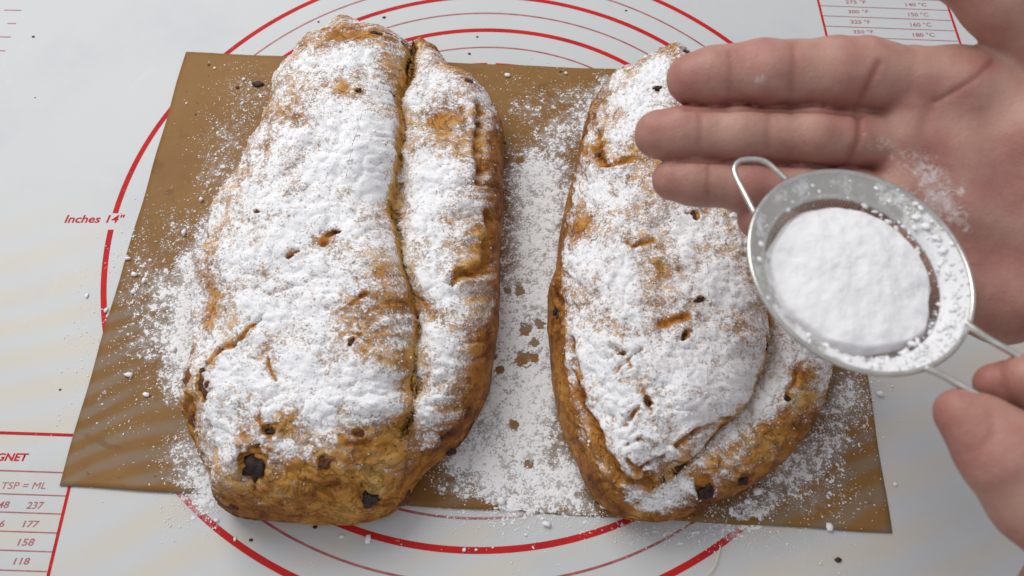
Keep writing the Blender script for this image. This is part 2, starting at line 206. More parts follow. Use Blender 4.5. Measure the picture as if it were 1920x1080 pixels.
def smoothclosed(pts, n):
    """resample a closed polygon evenly through a Catmull-Rom curve"""
    P = np.asarray(pts, float); m = len(P); out = []
    for i in range(m):
        p0, p1, p2, p3 = P[i - 1], P[i], P[(i + 1) % m], P[(i + 2) % m]
        for t in np.linspace(0, 1, 12, endpoint=False):
            out.append(0.5 * ((2 * p1) + (p2 - p0) * t + (2 * p0 - 5 * p1 + 4 * p2 - p3) * t * t + (3 * p1 - p0 - 3 * p2 + p3) * t ** 3))
    out = np.array(out)
    k = 7                                                     # small smoothing
    out = sum(np.roll(out, j, 0) for j in range(-k // 2, k // 2 + 1)) / len(range(-k // 2, k // 2 + 1))
    q = np.vstack([out, out[:1]]); s = np.r_[0, np.cumsum(np.hypot(*np.diff(q, axis=0).T))]
    tt = np.linspace(0, s[-1], n, endpoint=False)
    return np.stack([np.interp(tt, s, q[:, 0]), np.interp(tt, s, q[:, 1])], 1)

ZB = 0.9                                                       # height of the widest line of a loaf, cm

def loaf_height(L, x, y):
    """base form of the loaf (no crumb relief): main body, folded lobe beside it, crease between"""
    do, _, _ = polydist(x, y, L['outline'], True)
    dc, sd, par = polydist(x, y, L['crease'])
    main = (sd * L['main_side']) > 0
    s = np.where(main, dc, -dc)                                # >0 on the main body
    ends = L.get('prof', [(0, .6), (.2, .9), (.5, 1), (.8, 1), (1, .75)])
    hs = np.interp(y, [e[0] for e in ends], [e[1] for e in ends])
    H1 = L['H1'] * hs; H2 = L['H2'] * hs
    fade = np.interp(y, L['cfade'][0], L['cfade'][1])          # crease depth along the loaf
    hm = ZB + (H1 - ZB) * dome(do / L['R1'], 2.2)
    drop = (H1 - H2) + L['cut']
    hm = hm - fade * drop * (1 - dome((s - 0.0) / L['Rc'], 2.0)) * (s > 0)
    hl = ZB + (H2 - ZB) * dome(do / L['R2'], 2.1)
    hl = hl - fade * L['cut'] * np.exp(-(np.abs(s) / 0.45) ** 1.3)
    hlow = ZB + (H1 - ZB) * dome(do / L['R1'], 2.2)
    hl = hl * fade + (1 - fade) * (hl * .5 + hlow * .5)
    hm = hm * fade + (1 - fade) * np.where(s > 0, hm * (1 - .5 * np.exp(-s / 1.5)) + hl * .5 * np.exp(-np.abs(s) / 1.5), hm)
    w = smooth(-0.05, 0.1, s)
    h = hm * w + hl * (1 - w)
    return np.minimum(h, ZB + (H1 + .3 - ZB) * dome(do / .8, 2.0)), do, s

# ================================================================ object helpers
def link_mesh(name, V, F, mat, parent=None, smooth_=True, scale=S):
    me = bpy.data.meshes.new(name)
    V = np.asarray(V, float) * scale
    if isinstance(F, np.ndarray):
        me.vertices.add(len(V)); me.vertices.foreach_set('co', V.ravel())
        k = F.shape[1]
        me.loops.add(F.size); me.loops.foreach_set('vertex_index', F.ravel().astype(np.int32))
        me.polygons.add(len(F)); me.polygons.foreach_set('loop_start', np.arange(0, F.size, k, dtype=np.int32))
        me.update(calc_edges=True); me.validate()
    else:
        me.from_pydata(V.tolist(), [], F)
    if smooth_: me.polygons.foreach_set('use_smooth', np.ones(len(me.polygons), bool))
    me.materials.append(mat)
    me.update()
    o = bpy.data.objects.new(name, me); col.objects.link(o)
    if parent is not None: o.parent = parent
    return o

def attr(o, name, arr):
    a = o.data.attributes.new(name, 'FLOAT', 'POINT'); a.data.foreach_set('value', np.asarray(arr, np.float32))

def thing(o, label, cat, group=None):
    o['label'] = label; o['category'] = cat
    if group: o['group'] = group
    return o

def empty(name, loc=(0, 0, 0)):
    # parts are written in world centimetres, so each thing's Empty stays at the origin of the mat unless moved
    o = bpy.data.objects.new(name, None); col.objects.link(o); o.empty_display_size = 0.01
    o.location = Vector(loc) * S
    return o

def put(o, parent):
    """parent a part whose vertices are in world coordinates to a thing whose Empty stands elsewhere"""
    o.parent = parent; o.matrix_parent_inverse = Matrix.Translation(-parent.location)
    return o

def tube(path, r, seg=12, closed=False, cap=True):
    P = np.asarray(path, float)
    n = len(P); T = np.zeros_like(P)
    for i in range(n):
        a = P[(i - 1) % n] if (closed or i > 0) else P[i]
        b = P[(i + 1) % n] if (closed or i < n - 1) else P[i]
        T[i] = (b - a) / (np.linalg.norm(b - a) + 1e-9)
    up = np.array([0, 0, 1.0]); V = []
    if abs(T[0] @ up) > .9: up = np.array([1.0, 0, 0])
    nrm = np.cross(T[0], up); nrm /= np.linalg.norm(nrm)
    for i in range(n):
        nrm = nrm - T[i] * (nrm @ T[i]); nrm /= np.linalg.norm(nrm) + 1e-9
        b = np.cross(T[i], nrm)
        for k in range(seg):
            a = 2 * math.pi * k / seg
            rr = r[i] if hasattr(r, '__len__') else r
            V.append(P[i] + rr * (math.cos(a) * nrm + math.sin(a) * b))
    F = []
    for i in range(n if closed else n - 1):
        j = (i + 1) % n
        for k in range(seg):
            l = (k + 1) % seg
            F.append((i * seg + k, i * seg + l, j * seg + l, j * seg + k))
    if cap and not closed:
        F.append(tuple(range(seg))[::-1]); F.append(tuple((n - 1) * seg + k for k in range(seg)))
    return V, F

def spline(pts, per=8):
    P = np.asarray(pts, float); out = []
    Q = np.vstack([2 * P[0] - P[1], P, 2 * P[-1] - P[-2]])
    for i in range(1, len(Q) - 2):
        p0, p1, p2, p3 = Q[i - 1:i + 3]
        for t in np.linspace(0, 1, per, endpoint=False):
            out.append(0.5 * ((2 * p1) + (p2 - p0) * t + (2 * p0 - 5 * p1 + 4 * p2 - p3) * t * t + (3 * p1 - p0 - 3 * p2 + p3) * t ** 3))
    out.append(P[-1]); return np.array(out)

def lathe(prof, seg=96, wob=None):
    V = []; F = []
    for i, (r, z) in enumerate(prof):
        for k in range(seg):
            a = 2 * math.pi * k / seg
            V.append((r * math.cos(a), r * math.sin(a), z))
    for i in range(len(prof) - 1):
        for k in range(seg):
            l = (k + 1) % seg
            F.append((i * seg + k, i * seg + l, (i + 1) * seg + l, (i + 1) * seg + k))
    return V, F

_ico = None
def ico():
    global _ico
    if _ico is None:
        t = (1 + 5 ** .5) / 2
        v = np.array([(-1, t, 0), (1, t, 0), (-1, -t, 0), (1, -t, 0), (0, -1, t), (0, 1, t), (0, -1, -t), (0, 1, -t), (t, 0, -1), (t, 0, 1), (-t, 0, -1), (-t, 0, 1)], float)
        v /= np.linalg.norm(v[0])
        f = np.array([(0, 11, 5), (0, 5, 1), (0, 1, 7), (0, 7, 10), (0, 10, 11), (1, 5, 9), (5, 11, 4), (11, 10, 2), (10, 7, 6), (7, 1, 8), (3, 9, 4), (3, 4, 2), (3, 2, 6), (3, 6, 8), (3, 8, 9), (4, 9, 5), (2, 4, 11), (6, 2, 10), (8, 6, 7), (9, 8, 1)])
        _ico = (v, f)
    return _ico

def grains(centres, radii, flat=.7, jit=.35):
    """many small lumpy grains as one vertex and face array"""
    v, f = ico(); n = len(centres)
    J = 1 + jit * (rng.random((n, 12, 1)) * 2 - 1)
    A = rng.random((n, 1, 3)) * .7 + .65
    V = v[None] * J * A * np.asarray(radii)[:, None, None]
    V[:, :, 2] *= flat
    V += np.asarray(centres)[:, None, :]
    F = f[None] + (np.arange(n) * 12)[:, None, None]
    return V.reshape(-1, 3), F.reshape(-1, 3)

def lump(r, seed, n=2, amp=.18, scale=.6):
    """one rounded irregular lump (raisin, crumb): radii r=(a,b,c)"""
    bm = bmesh.new(); bmesh.ops.create_icosphere(bm, subdivisions=n, radius=1)
    rs = random.Random(seed); ph = [rs.uniform(0, 6.28) for _ in range(9)]
    for v in bm.verts:
        c = v.co
        k = 1 + amp * (math.sin(c.x * 4 / scale * .6 + ph[0]) * math.sin(c.y * 4.3 / scale * .6 + ph[1]) + .6 * math.sin(c.z * 6 + c.x * 5 + ph[2]) * math.sin(c.y * 7 + ph[3]))
        v.co = Vector((c.x * r[0] * k, c.y * r[1] * k, c.z * r[2] * k))
    V = [tuple(v.co) for v in bm.verts]; F = [tuple(v.index for v in f.verts) for f in bm.faces]
    bm.free(); return np.array(V), F

# ================================================================ materials
def mat(name):
    m = bpy.data.materials.new(name); m.use_nodes = True
    nt = m.node_tree; b = nt.nodes['Principled BSDF']
    return m, nt, b
def N(nt, typ, **kw):
    n = nt.nodes.new(typ)
    for k, v in kw.items():
        if isinstance(k, str) and k.startswith('i_'):
            key = k[2:].replace('_', ' '); n.inputs[key].default_value = v
        else: setattr(n, k, v)
    return n
def L_(nt, a, b): nt.links.new(a, b)
def noise(nt, scale, detail=4, rough=.6, dist=0.0, vec=None):
    n = N(nt, 'ShaderNodeTexNoise'); n.inputs['Scale'].default_value = scale; n.inputs['Detail'].default_value = detail
    n.inputs['Roughness'].default_value = rough; n.inputs['Distortion'].default_value = dist
    if vec is None:
        tc = next((q for q in nt.nodes if q.bl_idname == 'ShaderNodeTexCoord'), None) or N(nt, 'ShaderNodeTexCoord')
        vec = tc.outputs['Object']
    L_(nt, vec, n.inputs['Vector']); return n.outputs['Fac']
def ramp(nt, fac, stops):
    r = N(nt, 'ShaderNodeValToRGB'); L_(nt, fac, r.inputs[0]); e = r.color_ramp.elements
    while len(e) < len(stops): e.new(.5)
    for q, (p_, c) in zip(e, stops): q.position = p_; q.color = (*c, 1) if len(c) == 3 else c
    return r.outputs[0]
def math_(nt, op, a, b=None, c=None, clamp=False):
    n = N(nt, 'ShaderNodeMath', operation=op); n.use_clamp = clamp
    for i, v in enumerate((a, b, c)):
        if v is None: continue
        if isinstance(v, (int, float)): n.inputs[i].default_value = v
        else: L_(nt, v, n.inputs[i])
    return n.outputs[0]
def mapr(nt, v, a, b, c=0, d=1):
    n = N(nt, 'ShaderNodeMapRange'); n.interpolation_type = 'SMOOTHSTEP'; L_(nt, v, n.inputs[0])
    for i, q in enumerate((a, b, c, d)): n.inputs[i + 1].default_value = q
    return n.outputs[0]
def mixc(nt, f, a, b, blend='MIX'):
    n = N(nt, 'ShaderNodeMix', data_type='RGBA', blend_type=blend)
    for i, v in ((0, f), (6, a), (7, b)):
        if isinstance(v, (int, float)): n.inputs[i].default_value = v
        elif isinstance(v, tuple): n.inputs[i].default_value = (*v, 1)
        else: L_(nt, v, n.inputs[i])
    return n.outputs[2]
def bump(nt, h, strength, dist, prev=None):
    n = N(nt, 'ShaderNodeBump'); n.inputs['Strength'].default_value = strength; n.inputs['Distance'].default_value = dist
    L_(nt, h, n.inputs['Height'])
    if prev is not None: L_(nt, prev, n.inputs['Normal'])
    return n.outputs['Normal']
def at_(nt, name):
    n = N(nt, 'ShaderNodeAttribute', attribute_name=name); return n.outputs['Fac']

SUGAR = (0.86, 0.87, 0.90)

def moire_bands(nt, scale, dist, y0, y1):
    """camera moire painted in as colour: curved faintly blue and amber bands, clearest at its lower half"""
    tc = N(nt, 'ShaderNodeTexCoord'); mp = N(nt, 'ShaderNodeMapping'); L_(nt, tc.outputs['Object'], mp.inputs[0])
    mp.inputs['Rotation'].default_value = (0, 0, math.radians(68))
    wv = N(nt, 'ShaderNodeTexWave', wave_type='BANDS', bands_direction='X'); L_(nt, mp.outputs[0], wv.inputs[0])
    wv.inputs['Scale'].default_value = scale; wv.inputs['Distortion'].default_value = dist; wv.inputs['Detail'].default_value = 1.5
    wv.inputs['Detail Scale'].default_value = .45; wv.inputs['Detail Roughness'].default_value = .4
    sp = N(nt, 'ShaderNodeSeparateXYZ'); L_(nt, tc.outputs['Object'], sp.inputs[0])
    m = mapr(nt, sp.outputs['Y'], y0, y1)
    f = math_(nt, 'MULTIPLY', wv.outputs['Fac'], mapr(nt, noise(nt, 11, 2, .5), .34, .50))
    return math_(nt, 'MULTIPLY', f, m)

# mat (white silicone)
M_mat, nt, b = mat('white_silicone')
band = moire_bands(nt, 17, 7, .03, -.05)  # camera moire, painted into the mat's base colour
c = mixc(nt, band, (0.545, 0.563, 0.580), (0.575, 0.548, 0.495))
c = mixc(nt, mapr(nt, noise(nt, 14, 5, .6), .45, .75), c, (0.50, 0.53, 0.56))
L_(nt, c, b.inputs['Base Color']); b.inputs['Roughness'].default_value = .42
b.inputs['Specular IOR Level'].default_value = .3
nn = bump(nt, noise(nt, 1400, 2, .6), .2, .0002); nn = bump(nt, noise(nt, 16, 2, .5), .35, .003, nn); L_(nt, nn, b.inputs['Normal'])
sm = mapr(nt, noise(nt, 48, 5, .7, 1.2), .60, .72, 0, .22); L_(nt, mixc(nt, sm, c, (.62, .64, .66)), b.inputs['Base Color'])
# red print
M_red, nt, b = mat('red_print')
n1 = noise(nt, 320, 4, .7)
c = mixc(nt, mapr(nt, noise(nt, 60, 3, .6), .35, .7), (0.52, 0.018, 0.016), (0.42, 0.016, 0.022))
c = mixc(nt, mapr(nt, n1, .66, .75), c, (0.7, 0.6, 0.6)); L_(nt, c, b.inputs['Base Color']); b.inputs['Roughness'].default_value = .6; b.inputs['Specular IOR Level'].default_value = .12
M_thin, nt, b = mat('dark_red_fine_print')
L_(nt, mixc(nt, mapr(nt, noise(nt, 200, 4, .7), .3, .8), (0.30, 0.05, 0.06), (0.45, 0.16, 0.16)), b.inputs['Base Color']); b.inputs['Roughness'].default_value = .5
# brown baking sheet
M_sheet, nt, b = mat('brown_baking_sheet')
band = moire_bands(nt, 30, 8, .01, -.045)
big = noise(nt, 9, 5, .65)
c = mixc(nt, mapr(nt, big, .3, .7), (0.205, 0.102, 0.030), (0.265, 0.142, 0.046))
c = mixc(nt, mapr(nt, noise(nt, 70, 5, .7), .5, .8), c, (0.19, 0.095, 0.026))
c = mixc(nt, mapr(nt, band, .1, .9, 0, .5), c, (0.235, 0.205, 0.17))
c = mixc(nt, mapr(nt, noise(nt, 38, 3, .6, 1), .62, .70, 0, .55), c, (0.15, 0.075, 0.022))
c = mixc(nt, mapr(nt, noise(nt, 260, 3, .6), .66, .76), c, (0.14, 0.05, 0.012))
L_(nt, c, b.inputs['Base Color']); b.inputs['Roughness'].default_value = .55; b.inputs['Specular IOR Level'].default_value = .18
nn = bump(nt, noise(nt, 1500, 2, .5), .25, .0001); nn = bump(nt, noise(nt, 25, 3, .5), .5, .003, nn); L_(nt, nn, b.inputs['Normal'])
# powdered sugar: grains
M_grain, nt, b = mat('sugar_grain')
b.inputs['Base Color'].default_value = (*SUGAR, 1); b.inputs['Roughness'].default_value = .9
b.inputs['Specular IOR Level'].default_value = .15
# sugar film on the sheet: coverage follows how much fell there
M_film, nt, b = mat('sugar_film')
d = at_(nt, 'dens')
f1 = noise(nt, 900, 3, .65); f2 = noise(nt, 300, 3, .6)
q = math_(nt, 'ADD', d, math_(nt, 'MULTIPLY', math_(nt, 'SUBTRACT', f1, .5), 2.2)); q = math_(nt, 'ADD', q, math_(nt, 'MULTIPLY', math_(nt, 'SUBTRACT', f2, .5), 1.7))
mask = math_(nt, 'MAXIMUM', mapr(nt, q, .40, .74), mapr(nt, d, .15, .9, 0, .62))
b.inputs['Base Color'].default_value = (*SUGAR, 1); b.inputs['Roughness'].default_value = .95; b.inputs['Specular IOR Level'].default_value = .1
L_(nt, mask, b.inputs['Alpha']); L_(nt, bump(nt, q, .5, .0006), b.inputs['Normal'])
# heap in the strainer
M_heap, nt, b = mat('sugar_heap')
L_(nt, ramp(nt, noise(nt, 120, 4, .6), [(.3, (.80, .80, .83)), (.7, (.88, .88, .90))]), b.inputs['Base Color'])
b.inputs['Roughness'].default_value = .95; b.inputs['Specular IOR Level'].default_value = .1
nn = bump(nt, noise(nt, 700, 5, .7), .35, .0008); nn = bump(nt, noise(nt, 110, 3, .6), .3, .003, nn); L_(nt, nn, b.inputs['Normal'])
# crust of the loaves with the sugar on it
M_crust, nt, b = mat('sugared_crust')
sg = at_(nt, 'sugar'); br = at_(nt, 'brown')
n_s = noise(nt, 420, 4, .65); n_f = noise(nt, 1100, 3, .65); n_m = noise(nt, 130, 4, .6); n_b = noise(nt, 45, 4, .6)
crust = ramp(nt, math_(nt, 'ADD', math_(nt, 'MULTIPLY', math_(nt, 'SUBTRACT', n_m, .5), 1.1), br),
             [(.0, (.64, .41, .14)), (.25, (.55, .285, .068)), (.46, (.43, .185, .034)), (.74, (.24, .082, .015)), (.95, (.07, .022, .006))])
crust = mixc(nt, mapr(nt, n_s, .58, .70), crust, (.12, .045, .011))
ln = math_(nt, 'ABSOLUTE', math_(nt, 'SUBTRACT', noise(nt, 95, 5, .65, .6), .5))
crust = mixc(nt, mapr(nt, ln, .0, .018, .3, 0), crust, (.10, .035, .008))
crust = mixc(nt, mapr(nt, n_f, .60, .72, 0, .6), crust, (.55, .33, .12))
q = math_(nt, 'ADD', sg, math_(nt, 'MULTIPLY', math_(nt, 'SUBTRACT', n_f, .5), 2.1))
q = math_(nt, 'ADD', q, math_(nt, 'MULTIPLY', math_(nt, 'SUBTRACT', n_s, .5), 1.5))
mask = mapr(nt, q, .14, .66)
thin = mapr(nt, sg, -.15, .6, 0, .52)                            # very thin haze of sugar everywhere it fell
crust2 = mixc(nt, thin, crust, (.66, .58, .54))
c = mixc(nt, mask, crust2, SUGAR)
L_(nt, c, b.inputs['Base Color'])
L_(nt, mapr(nt, mask, 0, 1, .58, .95), b.inputs['Roughness'])
b.inputs['Specular IOR Level'].default_value = .2
hgt = math_(nt, 'ADD', math_(nt, 'MULTIPLY', mask, .4), math_(nt, 'ADD', math_(nt, 'MULTIPLY', n_s, .4), math_(nt, 'MULTIPLY', n_m, .7)))
nn = bump(nt, n_f, .4, .0005); L_(nt, bump(nt, math_(nt, 'ADD', hgt, math_(nt, 'MULTIPLY', mapr(nt, ln, 0, .03, 0, .7), math_(nt, 'SUBTRACT', 1, mask))), .75, .0012, nn), b.inputs['Normal'])
# raisins
def raisin_mat(name, c0, c1):
    m, nt, b = mat(name)
    L_(nt, mixc(nt, mapr(nt, noise(nt, 400, 4, .7), .35, .7), c0, c1), b.inputs['Base Color'])
    b.inputs['Roughness'].default_value = .36; b.inputs['Specular IOR Level'].default_value = .35
    L_(nt, bump(nt, noise(nt, 200, 5, .7), .8, .002), b.inputs['Normal']); return m
M_rais = raisin_mat('black_raisin', (.010, .007, .008), (.055, .028, .022))
M_rais2 = raisin_mat('brown_raisin', (.07, .018, .008), (.15, .05, .018))
M_peel = raisin_mat('red_brown_peel', (.16, .05, .012), (.25, .09, .02))
# metal
M_steel, nt, b = mat('dull_steel')
b.inputs['Metallic'].default_value = 1
L_(nt, ramp(nt, noise(nt, 160, 4, .7), [(.3, (.52, .51, .48)), (.7, (.68, .67, .64))]), b.inputs['Base Color'])
L_(nt, mapr(nt, noise(nt, 300, 4, .7), .3, .7, .24, .42), b.inputs['Roughness'])
M_band, nt, b = mat('sugar_filmed_steel')
d = at_(nt, 'dust')
q = math_(nt, 'ADD', d, math_(nt, 'MULTIPLY', math_(nt, 'SUBTRACT', noise(nt, 260, 5, .7), .5), 1.3))
mk = mapr(nt, q, .35, .7)
L_(nt, mixc(nt, mk, (.55, .54, .51), (.80, .80, .82)), b.inputs['Base Color'])
L_(nt, mapr(nt, mk, 0, 1, .9, 0.0), b.inputs['Metallic']); L_(nt, mapr(nt, mk, 0, 1, .36, .9), b.inputs['Roughness'])
L_(nt, bump(nt, mk, .4, .001), b.inputs['Normal'])
# skin
M_skin, nt, b = mat('skin')
red = at_(nt, 'red'); ds = at_(nt, 'dust')
n1 = noise(nt, 55, 4, .6); n2 = noise(nt, 230, 4, .65)
c = mixc(nt, mapr(nt, n1, .35, .68), (0.46, 0.265, 0.215), (0.40, 0.185, 0.155))
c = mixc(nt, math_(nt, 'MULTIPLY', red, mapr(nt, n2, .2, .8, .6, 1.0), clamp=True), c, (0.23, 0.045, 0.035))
c = mixc(nt, mapr(nt, n2, .5, .8, 0, .25), c, (0.5, 0.32, 0.26))
q = math_(nt, 'ADD', ds, math_(nt, 'MULTIPLY', math_(nt, 'SUBTRACT', noise(nt, 330, 4, .7, 1.5), .5), 1.8))
q = mapr(nt, q, .40, 1.15)
c = mixc(nt, math_(nt, 'MULTIPLY', q, .8), c, (.74, .70, .71))
L_(nt, c, b.inputs['Base Color'])
b.inputs['Roughness'].default_value = .48; b.inputs['Specular IOR Level'].default_value = .35
b.inputs['Subsurface Weight'].default_value = .22; b.inputs['Subsurface Radius'].default_value = (.9, .3, .15); b.inputs['Subsurface Scale'].default_value = .005
vor = N(nt, 'ShaderNodeTexVoronoi', feature='DISTANCE_TO_EDGE'); vor.inputs['Scale'].default_value = 650
tc = next(q for q in nt.nodes if q.bl_idname == 'ShaderNodeTexCoord'); L_(nt, tc.outputs['Object'], vor.inputs['Vector'])
nn = bump(nt, noise(nt, 900, 3, .6), .25, .0004); nn = bump(nt, noise(nt, 130, 5, .6, .5), .28, .0016, nn); nn = bump(nt, vor.outputs['Distance'], .25, .0004, nn)
L_(nt, nn, b.inputs['Normal'])
M_nail, nt, b = mat('fingernail'); b.inputs['Base Color'].default_value = (.62, .42, .36, 1); b.inputs['Roughness'].default_value = .25
M_hair, nt, b = mat('pale_bristle'); b.inputs['Base Color'].default_value = (.72, .68, .5, 1)
M_table, nt, b = mat('table_wood'); L_(nt, ramp(nt, noise(nt, 30, 4, .6, 2), [(.3, (.22, .14, .08)), (.7, (.30, .19, .11))]), b.inputs['Base Color'])

# ================================================================ the setting: table
V = [(-70, -60, -.2), (75, -60, -.2), (75, 60, -.2), (-70, 60, -.2), (-70, -60, -3), (75, -60, -3), (75, 60, -3), (-70, 60, -3)]
o = link_mesh('table_top', V, [(0, 1, 2, 3), (7, 6, 5, 4), (0, 4, 5, 1), (1, 5, 6, 2), (2, 6, 7, 3), (3, 7, 4, 0)], M_table, smooth_=False)
o['kind'] = 'structure'

# ================================================================ baking mat with its print
def slab(x0, x1, y0, y1, z0, z1, rc, rot=0.0, n=8):
    """rounded rectangle slab"""
    P = []
    for cx, cy, a0 in ((x1 - rc, y1 - rc, 0), (x0 + rc, y1 - rc, 90), (x0 + rc, y0 + rc, 180), (x1 - rc, y0 + rc, 270)):
        for k in range(n + 1):
            a = math.radians(a0 + 90 * k / n); P.append((cx + rc * math.cos(a), cy + rc * math.sin(a)))
    m = len(P); V = [(x, y, z1) for x, y in P] + [(x, y, z0) for x, y in P]
    F = [tuple(range(m)), tuple(range(2 * m - 1, m - 1, -1))] + [(k, k + m, (k + 1) % m + m, (k + 1) % m) for k in range(m)]
    return V, F
mat_root = empty('baking_mat')
thing(mat_root, 'white silicone baking mat with red rings and red tables, under everything', 'baking mat')
V, F = slab(-30, 31, -21, 21, -.19, 0, 1.2); link_mesh('mat_sheet', V, F, M_mat, mat_root, False)

def ring(r, wd, z, gaps=()):
    V = []; F = []; n = 720; keep = []
    for k in range(n):
        a = 2 * math.pi * k / n; wob = 1 + .0009 * math.sin(7 * a + r)
        V += [((r - wd / 2) * wob * math.cos(a), (r - wd / 2) * wob * math.sin(a), z), ((r + wd / 2) * wob * math.cos(a), (r + wd / 2) * wob * math.sin(a), z)]
        deg = math.degrees(a)
        if any(g0 <= deg <= g1 for g0, g1 in gaps): continue
        m = (k + 1) % n
        F.append((2 * k, 2 * k + 1, 2 * m + 1, 2 * m))
    return V, F
for i, rin in enumerate((7, 6.5, 6, 5.5, 5, 4.5, 4, 3.5, 3)):
    thick = i % 2 == 0
    gaps = {7: [(178.6, 181.95)], 4: [(88.3, 90.8)]}.get(rin, ())
    V, F = ring(rin * 2.54, .27 if thick else .10, .006, gaps)
    link_mesh('printed_ring', V, F, M_red if thick else M_thin, mat_root, False)

def strip(x0, y0, x1, y1, wd, z=.006):
    d = np.array([x1 - x0, y1 - y0]); L = np.linalg.norm(d); n = np.array([-d[1], d[0]]) / L * wd / 2
    a = np.array([x0, y0]); b2 = np.array([x1, y1])
    return [(*(a - n), z), (*(b2 - n), z), (*(b2 + n), z), (*(a + n), z)]
def table_lines(name, thick, thin):
    for nm, rows, m in ((name, thick, M_red), (name, thin, M_thin)):
        for k, (x0, y0, x1, y1, wd) in enumerate(rows):
            link_mesh(nm, strip(x0, y0, x1, y1, wd, .006 if m is M_thin else .009), [(0, 1, 2, 3)], m, mat_root, False)
# volume table at the lower left
table_lines('table_line', [(-28.4, -10.60, -16.52, -10.80, .13), (-16.59, -10.80, -16.39, -19.3, .13)],
            [(-28.4, -12.20, -16.60, -12.40, .06)] + [(-28.4, y + .2, -16.55, y, .05) for y in (-13.35, -14.08, -14.83, -15.56, -16.31, -17.05, -17.8)])
# temperature table at the upper right
table_lines('table_line', [(18.29, 18.6, 18.43, 11.7, .13), (25.57, 18.4, 25.68, 11.7, .13)],
            [(18.35, y + .2, 25.56, y, .05) for y in (17.87, 17.1, 16.33, 15.56, 14.80, 14.02, 13.24, 12.47)])
# ruler ticks
for k in range(-18, 19):
    y = 11.57 + 0 + k
    if -19 < y < 19:
        ln = .95 if k % 2 == 0 else .47
        link_mesh('ruler_tick', strip(-26.12 - ln, y, -26.12, y, .07), [(0, 1, 2, 3)], M_thin, mat_root, False)

def lettering(s, x0, x1, y0, y1, yt, m, shear=0.0, bold=.012):
    cu = bpy.data.curves.new('lettering', 'FONT'); cu.body = s; cu.size = 1; cu.shear = shear; cu.offset = bold; cu.resolution_u = 3
    tmp = bpy.data.objects.new('tmp', cu); col.objects.link(tmp)
    bpy.context.view_layer.update()
    me = bpy.data.meshes.new_from_object(tmp); bpy.data.objects.remove(tmp); bpy.data.curves.remove(cu)
    n = len(me.vertices); co = np.empty(n * 3); me.vertices.foreach_get('co', co); co = co.reshape(-1, 3)
    mn = co.min(0); mx = co.max(0)
    u = (co[:, 0] - mn[0]) / (mx[0] - mn[0]); v = (co[:, 1] - mn[1]) / (mx[1] - mn[1])
    co[:, 0] = x0 + u * (x1 - x0); co[:, 1] = y0 + u * (y1 - y0) + v * (yt - y0); co[:, 2] = .007
    me.vertices.foreach_set('co', (co * S).ravel()); me.name = 'lettering'; me.materials.clear(); me.materials.append(m)
    for p_ in me.polygons: p_.material_index = 0
    me.update(); o = bpy.data.objects.new('lettering', me); col.objects.link(o); o.parent = mat_root; return o
for k, (s, x0, x1, y0, y1, yt) in enumerate(TEXTS):
    if s == 'NET': s = 'MAGNET'; x0 = x1 - (x1 - x0) * 2.17
    if s == 'TSP = ML': pass
    bold = {0: .02, 1: 0.0, 8: .03}.get(k, .008 if k >= 9 else .014)
    lettering(s, x0, x1, y0, y1 if k else y1, yt, M_red if k in (0, 8) else M_thin, .12 if k < 9 else .0, bold)

# ================================================================ brown baking sheet under the loaves
sheet = empty('parchment_sheet')
thing(sheet, 'brown reusable baking sheet under both loaves, dusted with powdered sugar', 'baking sheet')
c4 = np.array([(-16.40, 10.62), (17.55, 9.66), (16.72, -14.27), (-16.94, -12.96)])
nu, nv = 120, 90; V = []; 
for j in range(nv + 1):
    for i in range(nu + 1):
        u, v = i / nu, j / nv
        pt = (c4[0] * (1 - u) + c4[1] * u) * (1 - v) + (c4[3] * (1 - u) + c4[2] * u) * v
        edge = min(u * 34, (1 - u) * 34, v * 24, (1 - v) * 24)
        z = .05 + .012 * math.sin(pt[0] * .9 + 1.3 * math.sin(pt[1] * .4)) + (.05 * math.exp(-edge / .6)) * (math.sin(pt[0] * .5 + pt[1] * .3) * .5 + .5)
        V.append((pt[0] + (.02 * math.sin(pt[1] * 1.3) if i in (0, nu) else 0), pt[1] + (.02 * math.sin(pt[0] * 1.1) if j in (0, nv) else 0), z))
nt_ = len(V); V += [(x, y, z - .03) for x, y, z in V]
F = []
W_ = nu + 1
for j in range(nv):
    for i in range(nu):
        a = j * W_ + i; F.append((a, a + W_, a + W_ + 1, a + 1)); F.append((a + nt_, a + 1 + nt_, a + W_ + 1 + nt_, a + W_ + nt_))
bd = [i for i in range(W_)] + [j * W_ + nu for j in range(1, nv + 1)] + [nv * W_ + i for i in range(nu - 1, -1, -1)] + [j * W_ for j in range(nv - 1, 0, -1)]
for k in range(len(bd)):
    a, b2 = bd[k], bd[(k + 1) % len(bd)]; F.append((a, b2, b2 + nt_, a + nt_))
link_mesh('sheet_surface', V, F, M_sheet, sheet)
def sheet_z(x, y):
    """height of what lies under a point: sheet or bare mat"""
    x = np.asarray(x, float); y = np.asarray(y, float)
    yt = np.interp(x, [-16.4, 17.55], [10.62, 9.66]); yb = np.interp(x, [-16.94, 16.72], [-12.96, -14.27])
    xl = np.interp(y, [-12.96, 10.62], [-16.94, -16.4]); xr = np.interp(y, [-14.27, 9.66], [16.72, 17.55])
    ins = (y < yt) & (y > yb) & (x > xl) & (x < xr)
    return np.where(ins, .05 + .012 * np.sin(x * .9 + 1.3 * np.sin(y * .4)), 0.0), ins

